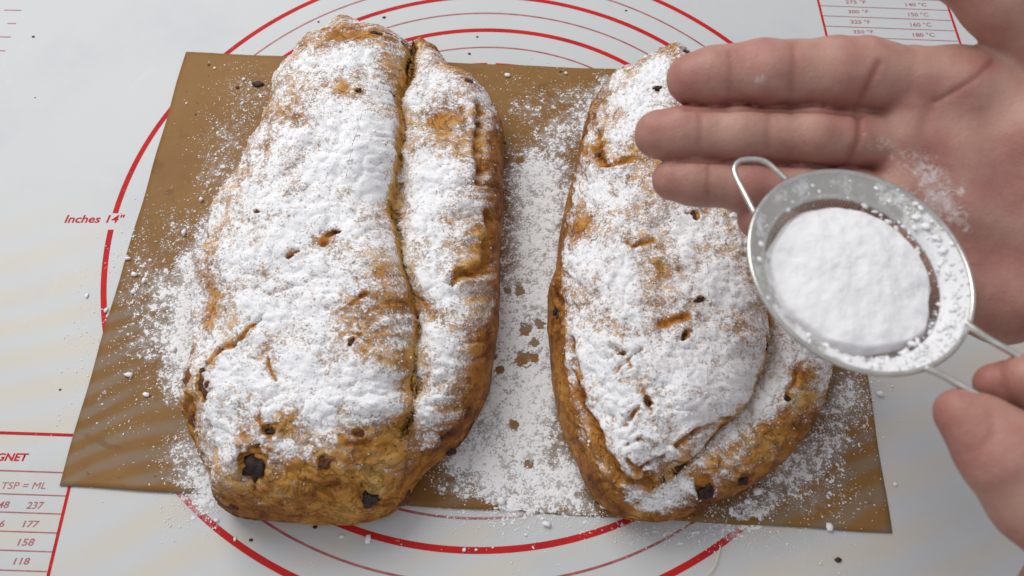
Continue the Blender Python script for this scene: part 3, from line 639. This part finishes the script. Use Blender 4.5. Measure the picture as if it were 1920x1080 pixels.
# ================================================================ loaves
def loaf_surface(L, seed, n, ns):
    O = smoothclosed(L['outline'], n)
    ys = np.linspace(O[:, 1].min() + .1, O[:, 1].max() - .1, 60); xm = []; hw = []
    for y in ys:
        e = O[np.abs(O[:, 1] - y) < .35]; mid = (e[:, 0].min() + e[:, 0].max()) / 2; xm.append(mid); hw.append((e[:, 0].max() - e[:, 0].min()) / 2)
    xm = np.convolve(np.r_[[xm[0]] * 6, xm, [xm[-1]] * 6], np.ones(13) / 13, 'valid')
    lo, hi = O[:, 1].min() + 4.0, O[:, 1].max() - 3.2
    sy = np.clip(O[:, 1], lo, hi); 
    sy = lo + (hi - lo) * smooth(0, 1, (np.clip(O[:, 1], lo - 2, hi + 2) - lo + 2) / (hi - lo + 4)) * .5 + .5 * (sy - lo)
    sx = np.interp(sy, ys, xm)
    SP = np.stack([sx, sy], 1)
    s = 1 - (1 - np.linspace(0, 1, ns)) ** 1.6
    X = SP[None] + (O - SP)[None] * s[:, None, None]
    x, y = X[..., 0], X[..., 1]
    # a light wobble of the plan so that crease and rims wander
    wf = smooth(0, .16, 1 - s)[:, None]
    wx = .11 * fbm(x, y, 1.5, seed + 3, 2); wy = .11 * fbm(x, y, 1.5, seed + 4, 2)
    z, do, cs = loaf_height(L, x + wf * wx, y + wf * wy)
    # fade to the widest line at the very edge
    z = ZB + (z - ZB) * np.clip(do / .02, 0, 1)
    nrm2 = O - SP; nrm2 = nrm2 / np.linalg.norm(nrm2, axis=1, keepdims=True)
    low = []
    for a in np.linspace(0, math.pi / 2, 11)[1:]:
        q = O - nrm2 * (.55 * (1 - math.cos(a)))
        low.append(np.dstack([q[:, 0], q[:, 1], np.full(n, .05 + (ZB - .05) * (1 - math.sin(a)))])[0])
    P = np.concatenate([np.dstack([x, y, z]), np.array(low)], 0)        # rings, n, 3
    R_ = P.shape[0]
    do = np.concatenate([do, np.zeros((R_ - ns, n))], 0); cs = np.concatenate([cs, np.tile(cs[-1], (R_ - ns, 1))], 0)
    def normals(P):
        du = np.gradient(P, axis=0); dv = np.roll(P, -1, 1) - np.roll(P, 1, 1)
        nn = np.cross(du, dv); nn /= np.linalg.norm(nn, axis=-1, keepdims=True) + 1e-9
        return nn
    Nn = normals(P)
    if Nn[R_ // 3, :, 2].mean() < 0: Nn = -Nn; flip = True
    else: flip = False
    x, y, z = P[..., 0], P[..., 1], P[..., 2]
    u = x + .8 * z; v = y + .6 * z
    edge = smooth(0, 2.5, z)
    disp = .26 * fbm(u, v, 2.2, seed, 2) + .15 * fbm(u, v, .75, seed + 5, 3) - .09 * (1 - np.abs(fbm(u, v, .9, seed + 6, 2)) * 3).clip(0, 1) ** 2 + .065 * fbm(u, v, .26, seed + 9, 3)
    pits = fbm(u, v, .5, seed + 31, 2); disp -= .05 * smooth(.35, .65, pits)
    crackm = np.zeros_like(x)
    ux = x + .12 * fbm(u, v, .5, seed + 11, 2); uy = y + .12 * fbm(u, v, .5, seed + 12, 2)
    for dep, wd, pts in L['cracks']:
        pts = np.array(pts)
        m = (x > pts[:, 0].min() - 1) & (x < pts[:, 0].max() + 1) & (y > pts[:, 1].min() - 1) & (y < pts[:, 1].max() + 1)
        if not m.any(): continue
        d, sd_, pr = polydist(ux[m], uy[m], pts)
        prof = np.exp(-(d / wd) ** 2)
        prof = prof * (.55 + .45 * vnoise(u[m], v[m], .4, seed + 15)); disp[m] -= dep * .65 * prof; disp[m] += dep * .2 * np.exp(-((d - wd * 2.1) / wd) ** 2)
        crackm[m] = np.maximum(crackm[m], np.exp(-(d / (wd * .95)) ** 2) * (.55 + .45 * vnoise(u[m], v[m], .3, seed + 16)))
    raism = np.zeros_like(x)
    for rx, ry, ra, rb, ang, c_ in L['raisins']:
        m = (np.abs(x - rx) < 1.5) & (np.abs(y - ry) < 1.5)
        if not m.any(): continue
        ca, sa = math.cos(math.radians(ang)), math.sin(math.radians(ang))
        dx, dy = x[m] - rx, y[m] - ry
        e = np.sqrt(((dx * ca + dy * sa) / (ra * 1.12)) ** 2 + ((-dx * sa + dy * ca) / (rb * 1.12)) ** 2) + .30 * vnoise(x[m], y[m], .22, 5)
        disp[m] -= min(ra, rb) * .38 * (1 - smooth(.75, 1.15, e)); disp[m] += .05 * np.exp(-((e - 1.3) / .25) ** 2)
        raism[m] = np.maximum(raism[m], 1 - smooth(.80, 1.02, e))
    disp *= (.35 + .65 * edge) * (.45 + .55 * smooth(.1, .6, Nn[..., 2]))
    P2 = P + Nn * disp[..., None]
    P2[..., 2] = np.maximum(P2[..., 2], .04)
    N2 = normals(P2) * (-1 if flip else 1)
    # --- sugar coverage
    pos = np.zeros_like(x); neg = np.zeros_like(x)
    for vv, rr, pts in L['sugar']:
        if len(pts) == 1: d = np.hypot(x - pts[0][0], y - pts[0][1])
        else: d, _, _ = polydist(x, y, pts)
        g = np.exp(-(d / (rr * (1.25 if vv > 0 else 1.0))) ** 2)
        if vv > 0: pos = np.maximum(pos, vv * g)
        else: neg = np.maximum(neg, -vv * g)
    nz = Nn[..., 2] * .6 + N2[..., 2] * .4
    cov = .36 + .48 * pos - .50 * neg - .70 * (1 - smooth(.08, .50, nz)) - .08 * smooth(5, 10, y)
    cov -= .40 * np.exp(-(cs / .12) ** 2) * smooth(-9.5, -6, y)
    cov -= 1.0 * crackm + 1.6 * raism
    cov -= .15 * smooth(.35, .6, pits)
    cov += .46 * fbm(u, v, 1.0, seed + 40, 3) + .26 * fbm(u, v, .2, seed + 50, 2) * (1 - .5 * np.clip(pos, 0, 1))
    clump = smooth(.15, .5, fbm(u, v, .28, seed + 60, 2)) * smooth(.5, .9, cov)
    P2 += N2 * (.035 * smooth(.4, .8, cov) + .05 * clump)[..., None]
    brown = .37 + .28 * fbm(u, v, 1.8, seed + 70, 3) + .24 * (1 - smooth(0, .9, do))
    brown += .16 * smooth(5, 10, y) + .35 * crackm - .25 * np.exp(-((cs + .15) / .35) ** 2) + .12 * fbm(u, v, .35, seed + 71, 2)
    return P2, N2, cov, brown, flip

def make_loaf(L, label, seed, n=1300, ns=130):
    root = empty('stollen_loaf', (*np.mean(L['outline'], 0), .05)); thing(root, label, 'loaf')
    L = dict(L, outline=smoothclosed(L['outline'], 170), crease=spline([q + [0] for q in L['crease']], 3)[:, :2])
    P2, N2, cov, brown, flip = loaf_surface(L, seed, n, ns)
    R_ = P2.shape[0]
    idx = np.arange(R_ * n).reshape(R_, n); a = idx[:-1]; b2 = idx[1:]
    q = np.stack([a, np.roll(a, -1, 1), np.roll(b2, -1, 1), b2], -1).reshape(-1, 4)
    if not flip: q = q[:, ::-1]
    o = link_mesh('crust', P2.reshape(-1, 3), np.ascontiguousarray(q), M_crust)
    put(o, root)
    attr(o, 'sugar', cov.ravel()); attr(o, 'brown', brown.ravel())
    top = P2[:ns].reshape(-1, 3); topn = N2[:ns].reshape(-1, 3); topc = cov[:ns].ravel()
    # raisins
    for k, (rx, ry, ra, rb, ang, c_) in enumerate(L['raisins']):
        j = np.argmin((top[:, 0] - rx) ** 2 + (top[:, 1] - ry) ** 2 - .002 * top[:, 2])
        near = np.hypot(top[:, 0] - rx, top[:, 1] - ry) < max(ra, rb) * 1.3
        nn = topn[near].mean(0) if near.any() else topn[j]; nn = nn / np.linalg.norm(nn)
        V, F = lump((ra * 1.08, rb * 1.08, min(ra, rb) * .8), seed + k, 3, .38)
        z_ = Vector(nn); xa = Vector((math.cos(math.radians(ang)), math.sin(math.radians(ang)), 0)); ya = z_.cross(xa).normalized(); xa = ya.cross(z_).normalized()
        Mx = np.array([xa, ya, z_]).T
        V = V @ Mx.T + top[j] - nn * min(ra, rb) * .30
        r_ = link_mesh('raisin', V, F, (M_rais, M_rais2, M_peel)[c_]); put(r_, root)
        if c_ == 2: r_['label'] = 'reddish brown piece of peel at the loaf edge'
    # loose clumps of sugar on the crust
    # even out sampling: ring spacing shrinks to the edge, chord shrinks to the spine
    Xg = P2[:ns]; dA = np.linalg.norm(np.gradient(Xg, axis=0), axis=-1) * np.linalg.norm(np.roll(Xg, -1, 1) - Xg, axis=-1)
    pr = dA.ravel() * np.clip(.15 + np.clip(topc, 0, 1), 0, 1) * (topn[:, 2] > .35) * (topc > -.15)
    pr /= pr.sum(); m_ = 9000
    pick = rng.choice(len(top), m_, p=pr); rad = .011 + .026 * rng.random(m_) ** 3 + .03 * (rng.random(m_) > .985)
    V, F = grains(top[pick] + topn[pick] * (rad * .35)[:, None] + rng.normal(0, .01, (m_, 3)), rad)
    g = link_mesh('sugar_grains', V, F, M_grain); put(g, root); g['kind'] = 'stuff'
    return root


make_loaf(LOAF_LEFT, 'left sugared loaf with a big black raisin near its brown lower end', 11)
make_loaf(LOAF_RIGHT, 'right sugared loaf, partly hidden by the open hand and the strainer', 57)

# ================================================================ powdered sugar on the sheet and mat
hx = .05
gx = np.arange(-18.5, 19.5, hx); gy = np.arange(-16.3, 11.4, hx)
X, Y = np.meshgrid(gx, gy)
def floor_density(X, Y):
    out = np.zeros_like(X)
    for vv, rr, pts in FLOOR_SUGAR:
        P_ = np.array(pts)
        m = (X > P_[:, 0].min() - rr * 2.6) & (X < P_[:, 0].max() + rr * 2.6) & (Y > P_[:, 1].min() - rr * 2.6) & (Y < P_[:, 1].max() + rr * 2.6)
        if len(pts) == 1: d = np.hypot(X[m] - P_[0, 0], Y[m] - P_[0, 1])
        else: d, _, _ = polydist(X[m], Y[m], P_)
        out[m] = np.maximum(out[m], vv * np.exp(-(d / (rr * 1.15)) ** 2)) + .25 * np.minimum(out[m], vv * np.exp(-(d / (rr * 1.15)) ** 2))
    for r_, bx, by in BARE_SPOTS:
        m = (np.abs(X - bx) < 1) & (np.abs(Y - by) < 1)
        e = np.hypot(X[m] - bx, Y[m] - by) / r_ + .35 * vnoise(X[m], Y[m], .12, 3)
        out[m] *= smooth(.55, 1.45, e)
    return out
den = floor_density(X, Y)
dn = np.minimum(den, .86) * 1.02 + .20 * fbm(X, Y, .9, 5, 3) * smooth(.02, .4, den) + .22 * fbm(X, Y, .2, 6, 2) * smooth(.02, .3, den) - .10
zz, _ = sheet_z(X, Y)
Z = zz + .02 + .05 * smooth(.4, 1.1, dn) + .02 * fbm(X, Y, .15, 8, 2) * smooth(.3, .8, dn)
ok = dn > .0
inside = np.zeros_like(ok)
for Lf in (LOAF_LEFT, LOAF_RIGHT):                              # nothing to build well under the loaves
    O = smoothclosed(Lf['outline'], 220)
    d, _, _ = polydist(X[::4, ::4], Y[::4, ::4], O, True)
    xs, ys = X[::4, ::4], Y[::4, ::4]; inn = np.zeros(xs.shape, bool)
    for i in range(len(O)):
        x0, y0 = O[i - 1]; x1, y1 = O[i]
        c_ = ((y0 > ys) != (y1 > ys)) & (xs < (x1 - x0) * (ys - y0) / (y1 - y0 + 1e-12) + x0); inn ^= c_
    deep = np.repeat(np.repeat((inn & (d > 1.2)), 4, 0), 4, 1)[:X.shape[0], :X.shape[1]]
    ok &= ~deep; inside |= np.repeat(np.repeat(inn & (d > .3), 4, 0), 4, 1)[:X.shape[0], :X.shape[1]]
nyy, nxx = X.shape; idx = np.arange(X.size).reshape(X.shape)
fm = ok[:-1, :-1] & ok[1:, :-1] & ok[:-1, 1:] & ok[1:, 1:]
q = np.stack([idx[:-1, :-1][fm], idx[:-1, 1:][fm], idx[1:, 1:][fm], idx[1:, :-1][fm]], 1)
used = np.unique(q); remap = -np.ones(X.size, int); remap[used] = np.arange(len(used))
o = link_mesh('powdered_sugar', np.stack([X.ravel(), Y.ravel(), Z.ravel()], 1)[used], remap[q], M_film)
attr(o, 'dens', dn.ravel()[used]); o['kind'] = 'stuff'
thing(o, 'white powdered sugar fallen on the brown sheet between and around the loaves', 'powdered sugar')
# loose grains and clumps lying over it
pw = (np.clip(den, 0, 1.1) ** 1.1 + .004 * (np.hypot(X + 2, Y + 1) < 17)) * (~inside)
pw = pw * np.clip(.6 + 1.2 * fbm(X, Y, .8, 77, 3), .05, 3)
pw /= pw.sum(); m_ = 15000
pick = rng.choice(X.size, m_, p=pw.ravel())
px_ = X.ravel()[pick] + rng.uniform(-.03, .03, m_); py_ = Y.ravel()[pick] + rng.uniform(-.03, .03, m_)
rad = .014 + .026 * rng.random(m_) ** 3 + .045 * (rng.random(m_) > .985) * rng.random(m_)
pz_ = sheet_z(px_, py_)[0] + rad * .4 + .02 * smooth(.3, .9, den.ravel()[pick])
bg = np.array([(x, y, r_) for r_, x, y in SPECKS])
cx = np.r_[px_, bg[:, 0]]; cy = np.r_[py_, bg[:, 1]]; cr = np.r_[rad, np.minimum(bg[:, 2], .2) * .75]; cz = np.r_[pz_, sheet_z(bg[:, 0], bg[:, 1])[0] + bg[:, 2] * .35]
V, F = grains(np.stack([cx, cy, cz], 1), cr)
o = link_mesh('sugar_grains', V, F, M_grain); o['kind'] = 'stuff'
thing(o, 'loose white grains and small clumps of sugar scattered over brown sheet and mat', 'sugar grains')

# ================================================================ crumbs on sheet and mat
M_crumb = raisin_mat('dark_crumb', (.03, .012, .006), (.10, .035, .012))
CL = ['largest dark brown crumb, on the upper left of the brown sheet', 'small dark crumb just left of the largest crumb on the brown sheet', 'black crumb on the white mat just above the left loaf tip',
      'tiny crumb on the mat left of the left loaf tip, between two rings', 'dark crumb on the mat right of the left loaf top, between inner rings', 'fleck between the fine rings above the gap of the loaves',
      'lone tiny crumb on the mat near the ruler ticks', 'dark crumb on the bare white mat at lower right', 'black crumb on the mat right below the left loaf',
      'pale speck on the bare mat at the far left', 'tiny brown speck on the mat left of the sheet above the volume table', 'tiny speck at the top between the outer rings',
      'brown crumb near the top edge of the brown sheet', 'small brown crumb on the left margin of the brown sheet', 'dark crumb at the top edge of the brown sheet between the loaves',
      'dark crumb in the sugar between the lower ends of the loaves', 'tiny crumb on the lower left outer ring']
for k, ((r_, x, y), lab) in enumerate(zip(CRUMBS, CL)):
    z0 = float(sheet_z(x, y)[0])
    V, F = lump((r_ * (1.4 if k == 0 else 1.1), r_ * .8, r_ * .5), 100 + k, 2)
    o = link_mesh('crumb', V, F, M_crumb); o.location = Vector((x, y, z0 + r_ * .35)) * S
    thing(o, lab, 'crumb', 'dark crumbs scattered on sheet and mat')
V, F = tube(spline(BRISTLE), .022, 6); o = link_mesh('bristle', V, F, M_hair)
thing(o, 'thin pale bristle lying on the mat across the outer red ring', 'bristle')

# ================================================================ strainer and the sugar in it
ST = np.array([11.10, -10.16, 14.07]); nz_ = Vector((.112, -.014, .994)).normalized()
xa = Vector((1, 0, 0)); ya = nz_.cross(xa).normalized(); xa = ya.cross(nz_).normalized(); RS = np.array([xa, ya, nz_]).T
st = empty('strainer', tuple(ST)); thing(st, 'small round steel strainer with wire handle, full of powdered sugar, held over the right loaf', 'strainer')
def local(V): return np.asarray(V, float) @ RS.T + ST
a = np.linspace(0, 2 * math.pi, 120, endpoint=False)
V, F = tube(np.stack([3.22 * np.cos(a), 3.22 * np.sin(a), 0 * a], 1), .075, 10, True)
put(link_mesh('rim_wire', local(V), F, M_steel), st)
prof = [(3.21, .02), (3.1, -.06), (2.95, -.15), (2.8, -.22), (2.70, -.28), (2.64, -.38), (2.60, -.52), (2.585, -.56), (2.62, -.56), (2.67, -.40), (2.74, -.31), (2.96, -.20), (3.12, -.11), (3.21, -.03)]
V, F = lathe(prof, 160); V = np.array(V); ang = np.arctan2(V[:, 1], V[:, 0])
o = link_mesh('rim_band', local(V), F, M_band); put(o, st)
du = .44 + .55 * np.exp(-((((ang - math.radians(-20) + math.pi) % (2 * math.pi)) - math.pi) / .95) ** 2) + .25 * np.exp(-((((ang + 1.9 + math.pi) % (2 * math.pi)) - math.pi) / .6) ** 2) + .18 * vnoise(V[:, 0], V[:, 1], .5, 4)
attr(o, 'dust', du)
# woven wire bowl: real wires
RB, DB = 2.60, 2.0
def bowl_z(r): return -.52 - DB * np.sqrt(np.clip(1 - (r / RB) ** 2, 0, 1)) * .98
VV = []; FF = []; off = 0
for axis in (0, 1):
    for t in np.arange(-2.5, 2.51, .1):
        hw = math.sqrt(max(RB ** 2 - t * t, 0)); s_ = np.sin(np.linspace(-math.pi / 2, math.pi / 2, 34)) * hw
        z_ = bowl_z(np.hypot(s_, t)) + .012 * np.where(np.arange(34) % 2 == axis, 1, -1)
        pth = np.stack([s_, np.full(34, t), z_] if axis == 0 else [np.full(34, t), s_, z_], 1)
        V, F = tube(pth, .017, 4, cap=False); VV += V; FF += [tuple(i + off for i in f) for f in F]; off += len(V)
put(link_mesh('wire_mesh', local(VV), FF, M_steel), st)
# loop hook at the far side and the two handle wires
V, F = tube(spline(HOOK, 8), .085, 12); put(link_mesh('hook_loop', V, F, M_steel), st)
for Hd in (HANDLE_A, HANDLE_B):
    V, F = tube(spline(Hd, 8), .095, 12); put(link_mesh('handle_wire', V, F, M_steel), st)
# heap of sugar
nr, na = 70, 220; V = []; F = []
rr_ = np.linspace(0, 1, nr)[:, None]; aa = np.linspace(0, 2 * math.pi, na, endpoint=False)[None]
Redge = 2.38 + .06 * np.sin(aa) ** 2 + .10 * np.sin(aa * 2 + 1) + .10 * vnoise(np.cos(aa) * 3, np.sin(aa) * 3, 1.1, 9) + .12 * np.exp(-((aa - 5.4) / .5) ** 2)
r2 = rr_ * Redge; hx_ = r2 * np.cos(aa) + .03; hy_ = r2 * np.sin(aa) + .05
top_ = -.56 + .22 * (1 - (rr_ ** 3)) + .13 * fbm(hx_, hy_, 1.1, 3, 3) + .035 * fbm(hx_, hy_, .3, 8, 3) - .20 * smooth(.93, 1, rr_) * (1 + .4 * vnoise(hx_, hy_, .25, 3))
V = np.stack([hx_, hy_, top_ + 0 * aa], -1).reshape(-1, 3)
low_r = Redge * np.array([.985, .9, .7, .4, .05])[:, None]; lowz = bowl_z(low_r) + .05
V2 = np.stack([low_r * np.cos(aa) * .96 + .05, low_r * np.sin(aa) * .96 + .03, np.minimum(lowz, top_[-1:] - .05)], -1).reshape(-1, 3)
V = np.vstack([V, V2]); nR = nr + 5
idx = np.arange(nR * na).reshape(nR, na)
q = np.stack([idx[:-1], idx[1:], np.roll(idx[1:], -1, 1), np.roll(idx[:-1], -1, 1)], -1).reshape(-1, 4)
o = link_mesh('sugar_heap', local(V), q, M_heap); thing(o, 'round heap of white powdered sugar inside the strainer', 'powdered sugar')
# sugar lying on the rim band as small drifts
cs_ = []; rs_ = []
while len(cs_) < 700:
    a_ = rng.uniform(0, 2 * math.pi); r_ = rng.uniform(2.45, 3.2)
    wgt = .10 + math.exp(-((((a_ - math.radians(-5) + math.pi) % (2 * math.pi)) - math.pi) / 1.0) ** 2) + .5 * math.exp(-((((a_ + 1.5 + math.pi) % (2 * math.pi)) - math.pi) / .5) ** 2)
    if rng.random() > wgt: continue
    z_ = np.interp(r_, [2.45, 2.6, 2.7, 3.2], [-.65, -.48, -.27, .02])
    cs_.append((r_ * math.cos(a_), r_ * math.sin(a_), z_ + .01)); rs_.append(.012 + .12 * rng.random() ** 6)
V, F = grains(np.array(cs_), rs_, .4, .5)
o = link_mesh('rim_sugar', local(V), F, M_grain); o['kind'] = 'stuff'; thing(o, 'white clumps of sugar sticking to the rim of the strainer', 'sugar grains')

# ================================================================ hands (one continuous surface each, from a smooth field)
HB = np.array(BASIS)                                           # hand frame: columns are the axes the hands are laid out in
def smin(a, b, k):
    h = np.clip(.5 + .5 * (b - a) / k, 0, 1)
    return b * (1 - h) + a * h - k * h * (1 - h)
def cone(P, a, b, ra, rb):
    ba = b - a; L2 = (ba * ba).sum() + 1e-9
    t = np.clip(((P - a) @ ba) / L2, 0, 1)
    return np.sqrt(((P - a - t[..., None] * ba) ** 2).sum(-1)) - (ra + (rb - ra) * t)
def chain_field(P, ch, k=.12):
    ch = np.array(ch); d = None
    for i in range(len(ch) - 1):
        c_ = cone(P, ch[i, :3], ch[i + 1, :3], ch[i, 3], ch[i + 1, 3]); d = c_ if d is None else smin(d, c_, k)
    return d
def linedist(P, pts, zs=1.0):
    sc_ = np.array([1, 1, zs]); P = P * sc_; pts = np.array(pts) * sc_; d = None
    for i in range(len(pts) - 1):
        c_ = cone(P, pts[i], pts[i + 1], 0, 0); d = c_ if d is None else np.minimum(d, c_)
    return d
def surface_nets(Fd, lo, h):
    nx, ny, nz = Fd.shape; s = Fd < 0
    cnt = np.zeros((nx - 1, ny - 1, nz - 1), np.int8)
    for i in (0, 1):
        for j in (0, 1):
            for k in (0, 1): cnt += s[i:nx - 1 + i, j:ny - 1 + j, k:nz - 1 + k]
    act = (cnt > 0) & (cnt < 8); ci = np.argwhere(act); vid = -np.ones(act.shape, np.int64); vid[act] = np.arange(len(ci))
    acc = np.zeros((len(ci), 3)); n = np.zeros(len(ci))
    corners = [(i, j, k) for i in (0, 1) for j in (0, 1) for k in (0, 1)]
    for a in corners:
        for ax in range(3):
            if a[ax]: continue
            b = list(a); b[ax] = 1
            fa = Fd[ci[:, 0] + a[0], ci[:, 1] + a[1], ci[:, 2] + a[2]]; fb = Fd[ci[:, 0] + b[0], ci[:, 1] + b[1], ci[:, 2] + b[2]]
            m = (fa < 0) != (fb < 0); t = fa[m] / (fa[m] - fb[m]); p = np.array(a, float)[None].repeat(m.sum(), 0); p[:, ax] += t
            acc[m] += p; n[m] += 1
    V = (ci + acc / n[:, None]) * h + lo
    Q = []
    for ax in range(3):
        sl0 = [slice(1, -1)] * 3; sl0[ax] = slice(0, -1); sl1 = [slice(1, -1)] * 3; sl1[ax] = slice(1, None)
        a_, b_ = s[tuple(sl0)], s[tuple(sl1)]; e = np.argwhere(a_ != b_); base = e + np.array([0 if k == ax else 1 for k in range(3)])
        up = a_[a_ != b_]
        u, v = [(1, 2), (2, 0), (0, 1)][ax]
        def g(du, dv):
            c = base.copy(); c[:, u] += du; c[:, v] += dv; return vid[c[:, 0], c[:, 1], c[:, 2]]
        q = np.stack([g(-1, -1), g(0, -1), g(0, 0), g(-1, 0)], 1)
        q[~up] = q[~up][:, ::-1]; Q.append(q)
    return V, np.vstack(Q)

def to_frame(p): return (np.asarray(p, float)[..., :3]) @ HB
def fr(ch): ch = np.array(ch, float); return np.concatenate([to_frame(ch[:, :3]), ch[:, 3:]], 1)

def build_hand(H, field, label, lo, hi, h, parent, seed):
    lo = np.array(lo, float); hi = np.array(hi, float); n = np.ceil((hi - lo) / h).astype(int) + 1
    F_ = np.empty(n, np.float32); xs, ys, zs = [lo[i] + h * np.arange(n[i]) for i in range(3)]
    for i0 in range(0, n[0], 24):                               # in slabs, to keep memory small
        A, B, C = np.meshgrid(xs[i0:i0 + 24], ys, zs, indexing='ij')
        F_[i0:i0 + 24] = field(np.stack([A, B, C], -1))
    F_[0] = F_[-1] = 1; F_[:, 0] = F_[:, -1] = 1; F_[:, :, 0] = F_[:, :, -1] = 1
    V, Q = surface_nets(F_, lo, h)
    g = np.stack(np.gradient(F_, h), -1)
    ci = np.clip(((V - lo) / h).round().astype(int), 0, n - 1); Nn = g[ci[:, 0], ci[:, 1], ci[:, 2]]; Nn = Nn / (np.linalg.norm(Nn, axis=1, keepdims=True) + 1e-6)
    red = np.zeros(len(V)); dep = np.zeros(len(V))
    for d_, w_, pts in H['creases']:
        dd = linedist(V, to_frame(pts), .15) + 9 * (Nn[:, 2] < .1); dep -= d_ * np.exp(-(dd / w_) ** 2); red = np.maximum(red, min(.6, d_ * 5 + .1) * np.exp(-(dd / (w_ * 2.2)) ** 2))
    dep += .035 * fbm(V[:, 0] + V[:, 2], V[:, 1] - .4 * V[:, 2], 1.1, seed, 2)
    V = V + Nn * dep[:, None]
    dust = np.zeros(len(V))
    for q in H.get('dust', []):
        dd = np.linalg.norm(V - to_frame(q[1:]), axis=1); dust = np.maximum(dust, np.exp(-(dd / (q[0] * 1.9)) ** 2))
    for tip in H['tips']:
        dd = np.linalg.norm(V - to_frame(tip), axis=1); red = np.maximum(red, .55 * np.exp(-(dd / 1.1) ** 2))
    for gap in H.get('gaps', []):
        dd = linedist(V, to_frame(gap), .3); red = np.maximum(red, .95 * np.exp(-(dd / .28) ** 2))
    o = link_mesh('hand', V @ HB.T, Q, M_skin); put(o, parent); o['label'] = label
    attr(o, 'red', red); attr(o, 'dust', dust * .9)
    return o

person = empty('person', (18, -8, 10))
thing(person, 'person reaching in from the right, one bare hand open, one holding the strainer', 'person')
h1 = {k: fr(HAND_OPEN[k]) for k in ('index', 'middle', 'ring', 'little', 'thumb', 'arm', 'thenar')}; h1['palm'] = [fr(c_) for c_ in HAND_OPEN['palm']]
def field_open(P):
    fg = None
    for k in ('index', 'middle', 'ring', 'little'):
        c_ = chain_field(P, h1[k], .25); fg = c_ if fg is None else smin(fg, c_, .02)
    pm = None
    for c_ in h1['palm']:
        q = chain_field(P, c_, .3); pm = q if pm is None else smin(pm, q, .9)
    pm = smin(pm, chain_field(P, h1['thenar'], .5), .8)
    pm = smin(pm, chain_field(P, h1['thumb'], .4), .35)
    pm = smin(pm, chain_field(P, h1['arm'], .5), 1.0)
    return smin(fg, pm, .10)
HAND_OPEN['tips'] = [HAND_OPEN[k][0][:3] for k in ('index', 'middle', 'ring', 'little')]
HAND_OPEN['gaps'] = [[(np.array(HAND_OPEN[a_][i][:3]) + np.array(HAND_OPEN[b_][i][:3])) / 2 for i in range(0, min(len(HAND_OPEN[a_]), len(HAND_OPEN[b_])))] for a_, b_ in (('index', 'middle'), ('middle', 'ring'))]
allp = np.vstack([h1[k] for k in h1 if k not in ('palm', 'arm')] + h1['palm'] + [h1['arm'][:2]])
lo = (allp[:, :3] - allp[:, 3:]).min(0) - .4; hi = (allp[:, :3] + allp[:, 3:]).max(0) + .6
build_hand(HAND_OPEN, field_open, 'open hand at upper right, palm facing up behind the strainer', lo, hi, .085, person, 3)
h2 = {k: fr(HAND_HOLD[k]) for k in ('thumb', 'index', 'middle', 'arm')}; h2['fist'] = [fr(c_) for c_ in HAND_HOLD['fist']]
def field_hold(P):
    d = chain_field(P, h2['thumb'], .35)
    d = smin(d, chain_field(P, h2['index'], .3), .05); d = smin(d, chain_field(P, h2['middle'], .3), .06)
    f = None
    for c_ in h2['fist']:
        q = chain_field(P, c_, .4); f = q if f is None else smin(f, q, .5)
    f = smin(f, chain_field(P, h2['arm'], .5), .8)
    return smin(d, f, .5)
HAND_HOLD['tips'] = [HAND_HOLD[k][0][:3] for k in ('thumb', 'index')]
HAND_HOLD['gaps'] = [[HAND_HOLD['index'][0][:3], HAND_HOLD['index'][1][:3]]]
allp = np.vstack([h2[k] for k in ('thumb', 'index', 'middle')] + h2['fist'] + [h2['arm'][:3]])
lo = (allp[:, :3] - allp[:, 3:]).min(0) - .4; hi = (allp[:, :3] + allp[:, 3:]).max(0) + .6
build_hand(HAND_HOLD, field_hold, 'closed hand at lower right pinching the strainer handle wires', lo, hi, .085, person, 9)
